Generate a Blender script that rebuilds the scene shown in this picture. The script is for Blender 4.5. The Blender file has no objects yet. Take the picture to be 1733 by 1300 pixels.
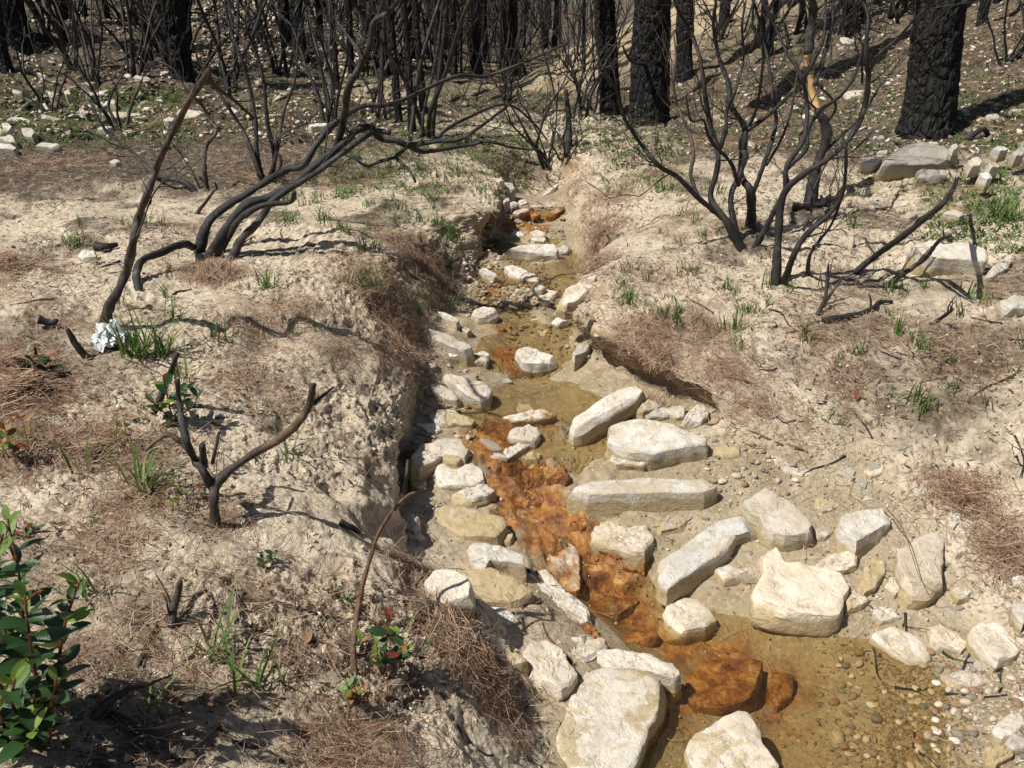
import bpy, bmesh, math, random
import numpy as np
from mathutils import Vector, Matrix
from mathutils.bvhtree import BVHTree

R = math.radians
rng = np.random.default_rng(7)
random.seed(7)
scene = bpy.context.scene
COL = scene.collection

# ---------------------------------------------------------------- camera
CAM_Z, PITCH, FPX, CX, CY = 1.75, R(22.0), 1501.0, 866.5, 650.0
cam_data = bpy.data.cameras.new("camera")
cam_data.sensor_fit = 'HORIZONTAL'
cam_data.sensor_width = 36.0
cam_data.lens = 36.0 * FPX / 1733.0
cam_data.clip_start, cam_data.clip_end = 0.05, 600.0
cam = bpy.data.objects.new("camera", cam_data)
cam.location = (0, 0, CAM_Z)
cam.rotation_euler = (R(90) - PITCH, 0, 0)
COL.objects.link(cam)
scene.camera = cam

# ---------------------------------------------------------------- light
SUN_EL, SHADOW_DIR = R(54.0), Vector((0.90, 0.43, 0)).normalized()   # shadows fall to the right, slightly away
world = bpy.data.worlds.new("World")
scene.world = world
world.use_nodes = True
wn = world.node_tree
sky = wn.nodes.new("ShaderNodeTexSky")
sky.sky_type = 'NISHITA'
sky.sun_disc = False
sky.sun_elevation = SUN_EL
sky.sun_rotation = math.atan2(-SHADOW_DIR.x, -SHADOW_DIR.y)
sky.dust_density = 1.5
bg = wn.nodes["Background"]
wn.links.new(sky.outputs[0], bg.inputs[0])
bg.inputs[1].default_value = 0.05
sun_data = bpy.data.lights.new("sun", 'SUN')
sun_data.energy = 5.0
sun_data.angle = R(0.55)
sun_data.color = (1.0, 0.955, 0.88)
sun = bpy.data.objects.new("sun", sun_data)
to_sun = Vector((-SHADOW_DIR.x * math.cos(SUN_EL), -SHADOW_DIR.y * math.cos(SUN_EL), math.sin(SUN_EL)))
sun.rotation_euler = to_sun.to_track_quat('Z', 'Y').to_euler()
sun.location = to_sun * 40
COL.objects.link(sun)
scene.view_settings.view_transform = 'Standard'
scene.view_settings.look = 'None'
scene.view_settings.gamma = 1.0
scene.view_settings.exposure = 0.3
scene.view_settings.use_curve_mapping = False
scene.cycles.max_bounces = 6
scene.cycles.diffuse_bounces = 3
scene.cycles.transparent_max_bounces = 8
scene.cycles.use_denoising = True
scene.cycles.denoiser = 'OPENIMAGEDENOISE'
scene.cycles.denoising_input_passes = 'RGB_ALBEDO_NORMAL'
scene.cycles.use_adaptive_sampling = True
scene.cycles.adaptive_threshold = 0.02

# ---------------------------------------------------------------- pixel geometry
FWD = Vector((0, math.cos(PITCH), -math.sin(PITCH)))
UP = Vector((0, math.sin(PITCH), math.cos(PITCH)))
def ray(u, v):
    return Vector(((u - CX) / FPX, 0, 0)) + FWD + UP * ((CY - v) / FPX)
def at(u, v, D):
    r = ray(u, v)
    return Vector((0, 0, CAM_Z)) + r * (D / r.y)
def on_plane(u, v, z0, P0, sx, sy):
    """where the ray meets the plane z = z0 + sx*(x-P0.x) + sy*(y-P0.y)"""
    r = ray(u, v)
    den = r.z - sx * r.x - sy * r.y
    t = (z0 - sx * P0.x - sy * P0.y - CAM_Z) / den
    return Vector((0, 0, CAM_Z)) + r * t
def xz_to_x(u, D, z):
    """world x at image column u for a point at depth D and height z"""
    tb = (z - CAM_Z) / D
    c, s = math.cos(PITCH), math.sin(PITCH)
    b = (s + tb * c) / (c - tb * s)
    return (u - CX) / FPX * D / (c + b * s)

# ---------------------------------------------------------------- noise
_perm = np.random.default_rng(3).permutation(512).astype(np.int64)
_perm = np.concatenate([_perm, _perm, _perm])
_grad = np.random.default_rng(4).normal(size=(512, 3))
_grad /= np.linalg.norm(_grad, axis=1)[:, None]
def noise3(P):
    P = np.asarray(P, dtype=np.float64)
    I = np.floor(P).astype(np.int64)
    F = P - I
    I &= 511
    W = F * F * F * (F * (F * 6 - 15) + 10)
    out = 0
    for dx in (0, 1):
        for dy in (0, 1):
            for dz in (0, 1):
                h = _perm[_perm[_perm[(I[:, 0] + dx) & 511] + ((I[:, 1] + dy) & 511)] + ((I[:, 2] + dz) & 511)]
                g = _grad[h]
                d = g[:, 0] * (F[:, 0] - dx) + g[:, 1] * (F[:, 1] - dy) + g[:, 2] * (F[:, 2] - dz)
                w = (W[:, 0] if dx else 1 - W[:, 0]) * (W[:, 1] if dy else 1 - W[:, 1]) * (W[:, 2] if dz else 1 - W[:, 2])
                out = out + w * d
    return out * 1.5
def fbm(P, scale, octaves=3, gain=0.5, off=0.0):
    P = np.asarray(P) / scale + off
    a, s = 1.0, 0
    for _ in range(octaves):
        s = s + a * noise3(P)
        P = P * 2.03 + 17.7
        a *= gain
    return s
def sstep(a, b, x):
    t = np.clip((x - a) / (b - a), 0, 1)
    return t * t * (3 - 2 * t)

# ---------------------------------------------------------------- object helpers
def mesh_from(name, V, F, mat=None, smooth=True, mats=None, fmat=None):
    """V (n,3) array; F list/array of quads or tris (uniform width array, or list of arrays)"""
    me = bpy.data.meshes.new(name)
    V = np.ascontiguousarray(V, dtype=np.float32)
    blocks = F if isinstance(F, list) else [F]
    blocks = [np.asarray(b, dtype=np.int32) for b in blocks if len(b)]
    loops = np.concatenate([b.ravel() for b in blocks])
    tot = np.concatenate([np.full(len(b), b.shape[1], np.int32) for b in blocks])
    start = np.concatenate([[0], np.cumsum(tot)[:-1]]).astype(np.int32)
    me.vertices.add(len(V)); me.vertices.foreach_set("co", V.ravel())
    me.loops.add(len(loops)); me.loops.foreach_set("vertex_index", loops)
    me.polygons.add(len(tot)); me.polygons.foreach_set("loop_start", start)
    me.polygons.foreach_set("loop_total", tot)
    if smooth: me.polygons.foreach_set("use_smooth", np.ones(len(tot), dtype=bool))
    for m in (mats or ([mat] if mat else [])): me.materials.append(m)
    if fmat is not None: me.polygons.foreach_set("material_index", np.asarray(fmat, np.int32))
    me.update(calc_edges=True); me.validate()
    return me
def add(name, me, loc=(0, 0, 0), rot=(0, 0, 0), scl=(1, 1, 1), parent=None, label=None, cat=None, group=None, kind=None):
    o = bpy.data.objects.new(name, me)
    o.location = loc; o.rotation_euler = rot; o.scale = scl
    COL.objects.link(o)
    if parent is not None: o.parent = parent
    tag(o, label, cat, group, kind)
    return o
def tag(o, label=None, cat=None, group=None, kind=None):
    if label: o["label"] = label
    if cat: o["category"] = cat
    if group: o["group"] = group
    if kind: o["kind"] = kind
    return o
class Acc:
    """collects verts / quads / tris of ONE part"""
    def __init__(s): s.V = []; s.Q = []; s.T = []; s.n = 0
    def add(s, V, Q=None, T=None):
        s.V.append(np.asarray(V, float))
        if Q is not None and len(Q): s.Q.append(np.asarray(Q) + s.n)
        if T is not None and len(T): s.T.append(np.asarray(T) + s.n)
        s.n += len(V)
    def mesh(s, name, mat, smooth=True):
        F = []
        if s.Q: F.append(np.concatenate(s.Q))
        if s.T: F.append(np.concatenate(s.T))
        return mesh_from(name, np.concatenate(s.V), F, mat, smooth)

# ---------------------------------------------------------------- materials
class NT:
    def __init__(s, name):
        s.m = bpy.data.materials.new(name); s.m.use_nodes = True
        s.t = s.m.node_tree; s.t.nodes.clear()
        s.out = s.n("ShaderNodeOutputMaterial")
    def n(s, typ, **kw):
        nd = s.t.nodes.new(typ)
        for k, v in kw.items(): setattr(nd, k, v)
        return nd
    def put(s, sock, val):
        if hasattr(val, "is_output"): s.t.links.new(val, sock)
        elif isinstance(val, (tuple, list)) and len(val) == 3 and sock.type == 'RGBA': sock.default_value = (*val, 1)
        else: sock.default_value = val
    def noise(s, scale, detail=4, rough=0.55, vec=None, dist=0.0, out=0):
        nd = s.n("ShaderNodeTexNoise")
        nd.inputs["Scale"].default_value = scale; nd.inputs["Detail"].default_value = detail
        nd.inputs["Roughness"].default_value = rough; nd.inputs["Distortion"].default_value = dist
        if vec is not None: s.put(nd.inputs["Vector"], vec)
        return nd.outputs[out]
    def voro(s, scale, vec=None, feature='F1', out="Distance"):
        nd = s.n("ShaderNodeTexVoronoi", feature=feature)
        nd.inputs["Scale"].default_value = scale
        if vec is not None: s.put(nd.inputs["Vector"], vec)
        return nd.outputs[out]
    def ramp(s, val, stops, interp='LINEAR'):
        nd = s.n("ShaderNodeValToRGB"); nd.color_ramp.interpolation = interp
        e = nd.color_ramp.elements
        while len(e) < len(stops): e.new(0.5)
        for el, (p, c) in zip(e, stops):
            el.position = p
            el.color = (*c, 1) if isinstance(c, (tuple, list)) else (c, c, c, 1)
        s.put(nd.inputs[0], val)
        return nd.outputs[0]
    def math(s, op, a, b=0.0, c=None, clamp=False):
        nd = s.n("ShaderNodeMath", operation=op, use_clamp=clamp)
        s.put(nd.inputs[0], a); s.put(nd.inputs[1], b)
        if c is not None: s.put(nd.inputs[2], c)
        return nd.outputs[0]
    def mix(s, f, a, b, typ='MIX'):
        nd = s.n("ShaderNodeMix", data_type='RGBA', blend_type=typ)
        s.put(nd.inputs[0], f); s.put(nd.inputs[6], a); s.put(nd.inputs[7], b)
        return nd.outputs[2]
    def attr(s, name):
        return s.n("ShaderNodeAttribute", attribute_name=name).outputs["Fac"]
    def bump(s, h, dist, strength=1.0, normal=None):
        nd = s.n("ShaderNodeBump"); nd.inputs["Distance"].default_value = dist
        nd.inputs["Strength"].default_value = strength
        s.put(nd.inputs["Height"], h)
        if normal is not None: s.put(nd.inputs["Normal"], normal)
        return nd.outputs[0]
    def mapping(s, vec, scale):
        nd = s.n("ShaderNodeMapping"); s.put(nd.inputs[0], vec); nd.inputs["Scale"].default_value = scale
        return nd.outputs[0]
    def principled(s, color, rough=0.9, normal=None, spec=0.3, **kw):
        p = s.n("ShaderNodeBsdfPrincipled")
        s.put(p.inputs["Base Color"], color); s.put(p.inputs["Roughness"], rough)
        s.put(p.inputs["Specular IOR Level"], spec)
        if normal is not None: s.put(p.inputs["Normal"], normal)
        for k, v in kw.items(): s.put(p.inputs[k.replace("_", " ")], v)
        s.t.links.new(p.outputs[0], s.out.inputs[0])
        return p

def make_ground_material():
    s = NT("ground_soil")
    P = s.n("ShaderNodeNewGeometry").outputs["Position"]
    big = s.noise(1.7, 5, 0.6, P); mid = s.noise(9, 5, 0.62, P); fine = s.noise(60, 5, 0.65, P)
    grit = s.noise(260, 3, 0.6, P)
    sand = s.mix(s.ramp(big, [(0.35, 0.0), (0.68, 1.0)]), (0.58, 0.495, 0.375), (0.455, 0.375, 0.27))
    sand = s.mix(s.ramp(mid, [(0.40, 0.0), (0.72, 1.0)]), sand, (0.36, 0.285, 0.195))
    sand = s.mix(s.ramp(fine, [(0.42, 0.0), (0.62, 1.0)]), s.mix(0.4, sand, (0.64, 0.56, 0.44)), sand)
    # dark crumbs and char flecks lying in the soil
    fleck = s.ramp(s.noise(38, 4, 0.7, P, 0.6), [(0.52, 0.0), (0.61, 1.0)])
    sand = s.mix(s.math('MULTIPLY', fleck, s.math('ADD', s.math('MULTIPLY', s.attr("litter"), 0.9), 0.15)), sand, (0.075, 0.056, 0.042))
    # bank soil, redder
    wall = s.attr("wall")
    wn_ = s.noise(14, 5, 0.65, s.mapping(P, (1, 1, 0.35)))
    wallcol = s.mix(s.ramp(wn_, [(0.35, 0.0), (0.65, 1.0)]), (0.30, 0.205, 0.125), (0.40, 0.30, 0.19))
    c = s.mix(s.math('MULTIPLY', wall, 0.85), sand, wallcol)
    # needle litter: streaky red-brown, dry
    st1 = s.noise(16, 5, 0.7, s.mapping(P, (1.0, 7.0, 3.0)), 0.8)
    st2 = s.noise(16, 5, 0.7, s.mapping(P, (7.0, 1.0, 3.0)), 0.8)
    streak = s.math('MAXIMUM', st1, st2)
    needle_m = s.math('ADD', s.attr("needle"), s.math('MULTIPLY', s.math('SUBTRACT', mid, 0.5), 0.9))
    needle_m = s.math('MULTIPLY', s.ramp(needle_m, [(0.25, 0.0), (0.65, 1.0)]), s.ramp(streak, [(0.42, 0.15), (0.60, 0.95)]))
    ncol = s.mix(s.ramp(fine, [(0.35, 0.0), (0.7, 1.0)]), (0.17, 0.10, 0.06), (0.34, 0.225, 0.14))
    c = s.mix(needle_m, c, ncol)
    # burnt forest floor up the slopes
    hm = s.attr("char")
    hcol = s.mix(s.ramp(s.noise(6, 6, 0.7, P), [(0.35, 0.0), (0.66, 1.0)]), (0.050, 0.040, 0.031), (0.145, 0.112, 0.078))
    hcol = s.mix(s.ramp(s.noise(22, 5, 0.7, P), [(0.52, 0.0), (0.66, 1.0)]), hcol, (0.29, 0.24, 0.175))
    hcol = s.mix(s.ramp(fine, [(0.5, 0.0), (0.62, 0.8)]), hcol, (0.05, 0.038, 0.028))
    c = s.mix(s.ramp(s.math('ADD', hm, s.math('MULTIPLY', s.math('SUBTRACT', mid, 0.5), 0.8)), [(0.25, 0.0), (0.7, 1.0)]), c, hcol)
    # moss and seedling green
    mm = s.math('ADD', s.attr("moss"), s.math('MULTIPLY', s.math('SUBTRACT', s.noise(11, 5, 0.7, P), 0.5), 1.4))
    c = s.mix(s.math('MULTIPLY', s.ramp(mm, [(0.35, 0.0), (0.75, 1.0)]), 0.7), c, (0.085, 0.10, 0.03))
    # far yellow cut bank
    c = s.mix(s.attr("yellow"), c, s.mix(s.ramp(mid, [(0.3, 0.0), (0.7, 1.0)]), (0.40, 0.32, 0.19), (0.28, 0.22, 0.13)))
    # wet mud
    wet = s.attr("wet")
    wm = s.ramp(s.math('ADD', wet, s.math('MULTIPLY', s.math('SUBTRACT', mid, 0.5), 0.5)), [(0.25, 0.0), (0.75, 1.0)])
    mud = s.mix(s.ramp(s.noise(7, 5, 0.6, P), [(0.3, 0.0), (0.7, 1.0)]), (0.34, 0.275, 0.175), (0.245, 0.19, 0.11))
    mud = s.mix(s.ramp(s.noise(45, 4, 0.6, P), [(0.5, 0.0), (0.66, 1.0)]), mud, (0.40, 0.33, 0.22))
    c = s.mix(wm, c, mud)
    # iron staining
    rm = s.ramp(s.math('ADD', s.attr("rust"), s.math('MULTIPLY', s.math('SUBTRACT', s.noise(13, 5, 0.65, P), 0.5), 0.9)), [(0.22, 0.0), (0.62, 1.0)])
    rcol = s.ramp(s.noise(16, 6, 0.78, P, 0.35), [(0.36, (0.05, 0.014, 0.007)), (0.44, (0.17, 0.052, 0.011)), (0.52, (0.36, 0.145, 0.024)), (0.60, (0.52, 0.29, 0.075)), (0.69, (0.60, 0.47, 0.29))])
    rcol = s.mix(0.38, rcol, s.mix(s.ramp(s.noise(5, 3, 0.5, P), [(0.4, 0.0), (0.62, 1.0)]), (0.11, 0.032, 0.010), (0.30, 0.13, 0.026)))
    c = s.mix(rm, c, rcol)
    gloss = s.math('MAXIMUM', s.math('MULTIPLY', wm, 0.75), rm)
    rough = s.math('SUBTRACT', 0.95, s.math('MULTIPLY', s.math('MULTIPLY', gloss, s.ramp(s.noise(24, 3, 0.6, P), [(0.4, 0.15), (0.62, 1.0)])), 0.72))
    h = s.math('ADD', s.math('MULTIPLY', fine, 1.0), s.math('MULTIPLY', grit, 0.35))
    h = s.math('ADD', h, s.math('MULTIPLY', streak, s.math('MULTIPLY', needle_m, 0.8)))
    b = s.bump(h, 0.012, 0.8)
    s.principled(c, rough, b, s.math('ADD', 0.12, s.math('MULTIPLY', gloss, 0.45)))
    return s.m

def make_stone_material():
    s = NT("limestone")
    oi = s.n("ShaderNodeObjectInfo")
    sep = s.n("ShaderNodeSeparateColor"); s.put(sep.inputs[0], oi.outputs["Color"])
    rust_a, mud_a, grey_a = sep.outputs[0], sep.outputs[1], sep.outputs[2]
    wet_a = oi.outputs["Alpha"]
    rnd = oi.outputs["Random"]
    tc = s.n("ShaderNodeTexCoord")
    gz = s.n("ShaderNodeSeparateXYZ"); s.put(gz.inputs[0], tc.outputs["Generated"])
    P = s.n("ShaderNodeVectorMath", operation='ADD')
    s.put(P.inputs[0], tc.outputs["Object"])
    sc = s.n("ShaderNodeVectorMath", operation='SCALE'); sc.inputs[0].default_value = (7.1, 3.3, 5.7); s.put(sc.inputs[3], rnd)
    s.put(P.inputs[1], sc.outputs[0]); P = P.outputs[0]
    n1 = s.noise(9, 5, 0.6, P); n2 = s.noise(34, 5, 0.65, P); n3 = s.noise(140, 4, 0.6, P)
    pale = s.mix(s.ramp(n1, [(0.38, 0.0), (0.68, 1.0)]), (0.73, 0.69, 0.625), (0.60, 0.55, 0.47))
    pale = s.mix(s.ramp(n2, [(0.50, 0.0), (0.72, 1.0)]), pale, (0.50, 0.465, 0.41))
    grey = s.mix(s.ramp(n1, [(0.4, 0.0), (0.65, 1.0)]), (0.37, 0.355, 0.335), (0.27, 0.255, 0.235))
    c = s.mix(grey_a, pale, grey)
    tint = s.ramp(rnd, [(0.0, (1.0, 1.0, 1.0)), (0.25, (0.74, 0.72, 0.69)), (0.5, (0.95, 0.88, 0.78)), (0.75, (0.82, 0.83, 0.84)), (1.0, (1.0, 0.96, 0.90))])
    c = s.mix(1.0, c, tint, 'MULTIPLY')
    # bedding veins
    vein = s.ramp(s.noise(20, 4, 0.7, s.mapping(P, (0.6, 0.6, 5.0)), 0.5), [(0.57, 0.0), (0.66, 1.0)])
    c = s.mix(s.math('MULTIPLY', vein, 0.35), c, (0.36, 0.285, 0.18))
    # ochre and lichen spots
    och = s.ramp(s.noise(13, 5, 0.65, P, 0.8), [(0.57, 0.0), (0.68, 1.0)])
    c = s.mix(s.math('MULTIPLY', och, 0.45), c, (0.47, 0.345, 0.17))
    spot = s.ramp(s.noise(75, 3, 0.6, P), [(0.66, 0.0), (0.71, 1.0)])
    c = s.mix(s.math('MULTIPLY', spot, s.math('ADD', 0.35, s.math('MULTIPLY', grey_a, 0.4))), c, (0.11, 0.10, 0.085))
    # dried silt crust rising from the foot of the stone
    lvl = s.math('ADD', gz.outputs[2], s.math('MULTIPLY', s.math('SUBTRACT', n1, 0.5), 0.45))
    lvl = s.math('ADD', lvl, s.math('MULTIPLY', s.math('SUBTRACT', n2, 0.5), 0.28))
    mm = s.math('SUBTRACT', mud_a, lvl)
    mm = s.ramp(s.math('ADD', s.math('MULTIPLY', mm, 5.0), 0.5), [(0.25, 0.0), (0.75, 1.0)])
    mudc = s.mix(s.ramp(n2, [(0.35, 0.0), (0.65, 1.0)]), (0.345, 0.265, 0.135), (0.43, 0.345, 0.205))
    c = s.mix(s.math('MULTIPLY', mm, 0.92), c, mudc)
    top = s.math('MULTIPLY', s.ramp(s.noise(8, 5, 0.72, P, 0.5), [(0.50, 0.0), (0.56, 1.0)]), s.ramp(mud_a, [(0.50, 0.0), (0.90, 0.9)]))
    c = s.mix(top, c, mudc)
    # iron stain
    rl = s.math('SUBTRACT', s.math('MULTIPLY', rust_a, 1.6), s.math('MULTIPLY', s.math('ADD', s.math('MULTIPLY', gz.outputs[2], 0.55), s.math('MULTIPLY', n1, 0.7)), 1.0))
    rm = s.math('MULTIPLY', s.ramp(s.math('ADD', s.math('MULTIPLY', rl, 4.0), 0.5), [(0.2, 0.0), (0.8, 1.0)]), s.math('GREATER_THAN', rust_a, 0.02))
    rcol = s.ramp(s.noise(17, 6, 0.78, P, 0.25), [(0.36, (0.055, 0.016, 0.008)), (0.45, (0.18, 0.058, 0.012)), (0.53, (0.37, 0.155, 0.028)), (0.61, (0.53, 0.31, 0.09)), (0.70, (0.62, 0.51, 0.36))])
    rcol = s.mix(0.38, rcol, s.mix(s.ramp(s.noise(5, 3, 0.5, P), [(0.4, 0.0), (0.62, 1.0)]), (0.12, 0.036, 0.011), (0.31, 0.135, 0.028)))
    c = s.mix(rm, c, rcol)
    c = s.mix(s.math('MULTIPLY', wet_a, 0.35), c, s.mix(1.0, c, (0.55, 0.50, 0.42), 'MULTIPLY'))
    rough = s.math('SUBTRACT', 0.93, s.math('MULTIPLY', s.math('MULTIPLY', wet_a, s.ramp(n1, [(0.38, 0.1), (0.6, 1.0)])), 0.95))
    h = s.math('ADD', s.math('ADD', n2, s.math('MULTIPLY', n3, 0.4)), s.math('MULTIPLY', vein, -0.4))
    b = s.bump(h, 0.009, 0.8)
    s.principled(c, rough, b, s.math('ADD', 0.15, s.math('MULTIPLY', wet_a, 0.5)))
    return s.m

def make_pebble_material():
    s = NT("pebbles_mixed")
    P = s.n("ShaderNodeNewGeometry").outputs["Position"]
    a = s.attr("tone")
    c = s.ramp(a, [(0.0, (0.16, 0.15, 0.125)), (0.18, (0.33, 0.265, 0.17)), (0.36, (0.24, 0.14, 0.085)), (0.5, (0.27, 0.265, 0.235)), (0.66, (0.43, 0.35, 0.235)), (0.85, (0.53, 0.47, 0.375)), (1.0, (0.64, 0.60, 0.54))])
    n = s.noise(120, 4, 0.6, P)
    c = s.mix(s.ramp(n, [(0.4, 0.0), (0.7, 0.5)]), c, s.mix(1.0, c, (0.6, 0.55, 0.48), 'MULTIPLY'))
    w = s.attr("wetness")
    c = s.mix(w, c, s.mix(1.0, c, (0.62, 0.52, 0.34), 'MULTIPLY'))
    s.principled(c, s.math('SUBTRACT', 0.85, s.math('MULTIPLY', w, 0.5)), s.bump(n, 0.002, 0.5), 0.35)
    return s.m

def make_char_material(name, dark=(0.013, 0.012, 0.0115), ash=(0.21, 0.20, 0.195), brown=(0.085, 0.048, 0.03), ash_amt=0.5, brown_amt=0.35, rough=0.68, scale=1.0):
    s = NT(name)
    tc = s.n("ShaderNodeTexCoord"); P = tc.outputs["Object"]
    oi = s.n("ShaderNodeObjectInfo")
    off = s.n("ShaderNodeVectorMath", operation='ADD'); s.put(off.inputs[0], P)
    sc = s.n("ShaderNodeVectorMath", operation='SCALE'); sc.inputs[0].default_value = (13.0, 7.0, 9.0); s.put(sc.inputs[3], oi.outputs["Random"])
    s.put(off.inputs[1], sc.outputs[0]); P = off.outputs[0]
    n1 = s.noise(5 * scale, 4, 0.6, P); n2 = s.noise(60 * scale, 5, 0.65, s.mapping(P, (1, 1, 0.3))); n3 = s.noise(170 * scale, 3, 0.6, P)
    c = s.mix(s.ramp(n2, [(0.45, 0.0), (0.75, 1.0)]), dark, tuple(min(1, 2.6 * x) for x in dark))
    c = s.mix(s.math('MULTIPLY', s.ramp(n1, [(0.52, 0.0), (0.68, 1.0)]), brown_amt), c, brown)
    am = s.math('MULTIPLY', s.ramp(s.noise(9 * scale, 5, 0.7, P), [(0.54, 0.0), (0.70, 1.0)]), s.ramp(n2, [(0.38, 0.2), (0.6, 1.0)]))
    c = s.mix(s.math('MULTIPLY', am, ash_amt), c, ash)
    h = s.math('ADD', n2, s.math('MULTIPLY', n3, 0.3))
    s.principled(c, rough, s.bump(h, 0.006, 0.9), 0.4)
    return s.m

def make_bark_material():
    s = NT("charred_pine_bark")
    tc = s.n("ShaderNodeTexCoord"); P = tc.outputs["Object"]
    Pm = s.mapping(P, (1, 1, 0.32))
    v = s.voro(26, Pm, 'DISTANCE_TO_EDGE')
    n2 = s.noise(40, 5, 0.65, Pm); n1 = s.noise(6, 4, 0.6, P)
    c = s.mix(s.ramp(n2, [(0.4, 0.0), (0.75, 1.0)]), (0.009, 0.0085, 0.008), (0.030, 0.028, 0.027))
    c = s.mix(s.math('MULTIPLY', s.ramp(s.noise(17, 4, 0.7, Pm), [(0.60, 0.0), (0.72, 1.0)]), s.ramp(n1, [(0.46, 0.0), (0.62, 0.8)])), c, (0.115, 0.045, 0.032))
    c = s.mix(s.ramp(s.noise(50, 4, 0.7, P), [(0.66, 0.0), (0.74, 0.55)]), c, (0.15, 0.145, 0.14))
    h = s.math('ADD', s.math('MULTIPLY', s.ramp(v, [(0.0, 0.0), (0.18, 1.0)]), 1.0), s.math('MULTIPLY', n2, 0.5))
    s.principled(c, 0.72, s.bump(h, 0.02, 0.9), 0.25)
    return s.m

def make_plain(name, color, var=0.25, scale=20, rough=0.7, spec=0.3, trans=0.0, second=None):
    s = NT(name)
    tc = s.n("ShaderNodeTexCoord"); oi = s.n("ShaderNodeObjectInfo")
    n = s.noise(scale, 4, 0.6, tc.outputs["Object"])
    dk = tuple(x * (1 - var) for x in color); lt = tuple(min(1, x * (1 + var)) for x in color)
    c = s.mix(s.ramp(n, [(0.35, 0.0), (0.65, 1.0)]), dk, lt)
    if second: c = s.mix(s.ramp(oi.outputs["Random"], [(0.35, 0.0), (0.9, 1.0)]), c, second)
    p = s.principled(c, rough, s.bump(n, 0.002, 0.4), spec)
    if trans:
        tl = s.n("ShaderNodeBsdfTranslucent"); s.put(tl.inputs[0], s.mix(1.0, c, (1.5, 1.7, 0.6), 'MULTIPLY'))
        mx = s.n("ShaderNodeMixShader"); mx.inputs[0].default_value = trans
        s.t.links.new(p.outputs[0], mx.inputs[1]); s.t.links.new(tl.outputs[0], mx.inputs[2]); s.t.links.new(mx.outputs[0], s.out.inputs[0])
    return s.m

def make_attr_material(name, stops, attr="tone", rough=0.75, trans=0.0, spec=0.25):
    s = NT(name)
    c = s.ramp(s.attr(attr), stops)
    p = s.principled(c, rough, None, spec)
    if trans:
        tl = s.n("ShaderNodeBsdfTranslucent"); s.put(tl.inputs[0], c)
        mx = s.n("ShaderNodeMixShader"); mx.inputs[0].default_value = trans
        s.t.links.new(p.outputs[0], mx.inputs[1]); s.t.links.new(tl.outputs[0], mx.inputs[2]); s.t.links.new(mx.outputs[0], s.out.inputs[0])
    return s.m

def make_water_material():
    s = NT("stream_water")
    P = s.n("ShaderNodeNewGeometry").outputs["Position"]
    n = s.noise(26, 3, 0.55, s.mapping(P, (1.3, 0.8, 1)), 0.6); n2 = s.noise(70, 2, 0.5, P)
    flow = s.attr("flow")
    hb = s.math('ADD', s.math('MULTIPLY', n, s.math('ADD', 0.35, flow)), s.math('MULTIPLY', n2, s.math('MULTIPLY', flow, 0.35)))
    b = s.bump(hb, 0.016, 0.6)
    fr = s.n("ShaderNodeFresnel"); fr.inputs[0].default_value = 1.42; s.put(fr.inputs["Normal"], b)
    gl = s.n("ShaderNodeBsdfGlossy"); gl.inputs["Roughness"].default_value = 0.03; s.put(gl.inputs["Normal"], b)
    tr = s.n("ShaderNodeBsdfTransparent"); tr.inputs[0].default_value = (0.90, 0.84, 0.68, 1)
    df = s.n("ShaderNodeBsdfDiffuse"); df.inputs[0].default_value = (0.23, 0.175, 0.085, 1)
    m0 = s.n("ShaderNodeMixShader"); m0.inputs[0].default_value = 0.05
    s.t.links.new(tr.outputs[0], m0.inputs[1]); s.t.links.new(df.outputs[0], m0.inputs[2])
    m1 = s.n("ShaderNodeMixShader"); s.put(m1.inputs[0], s.math('MULTIPLY', fr.outputs[0], 1.0, clamp=True))
    s.t.links.new(m0.outputs[0], m1.inputs[1]); s.t.links.new(gl.outputs[0], m1.inputs[2]); s.t.links.new(m1.outputs[0], s.out.inputs[0])
    return s.m

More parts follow.
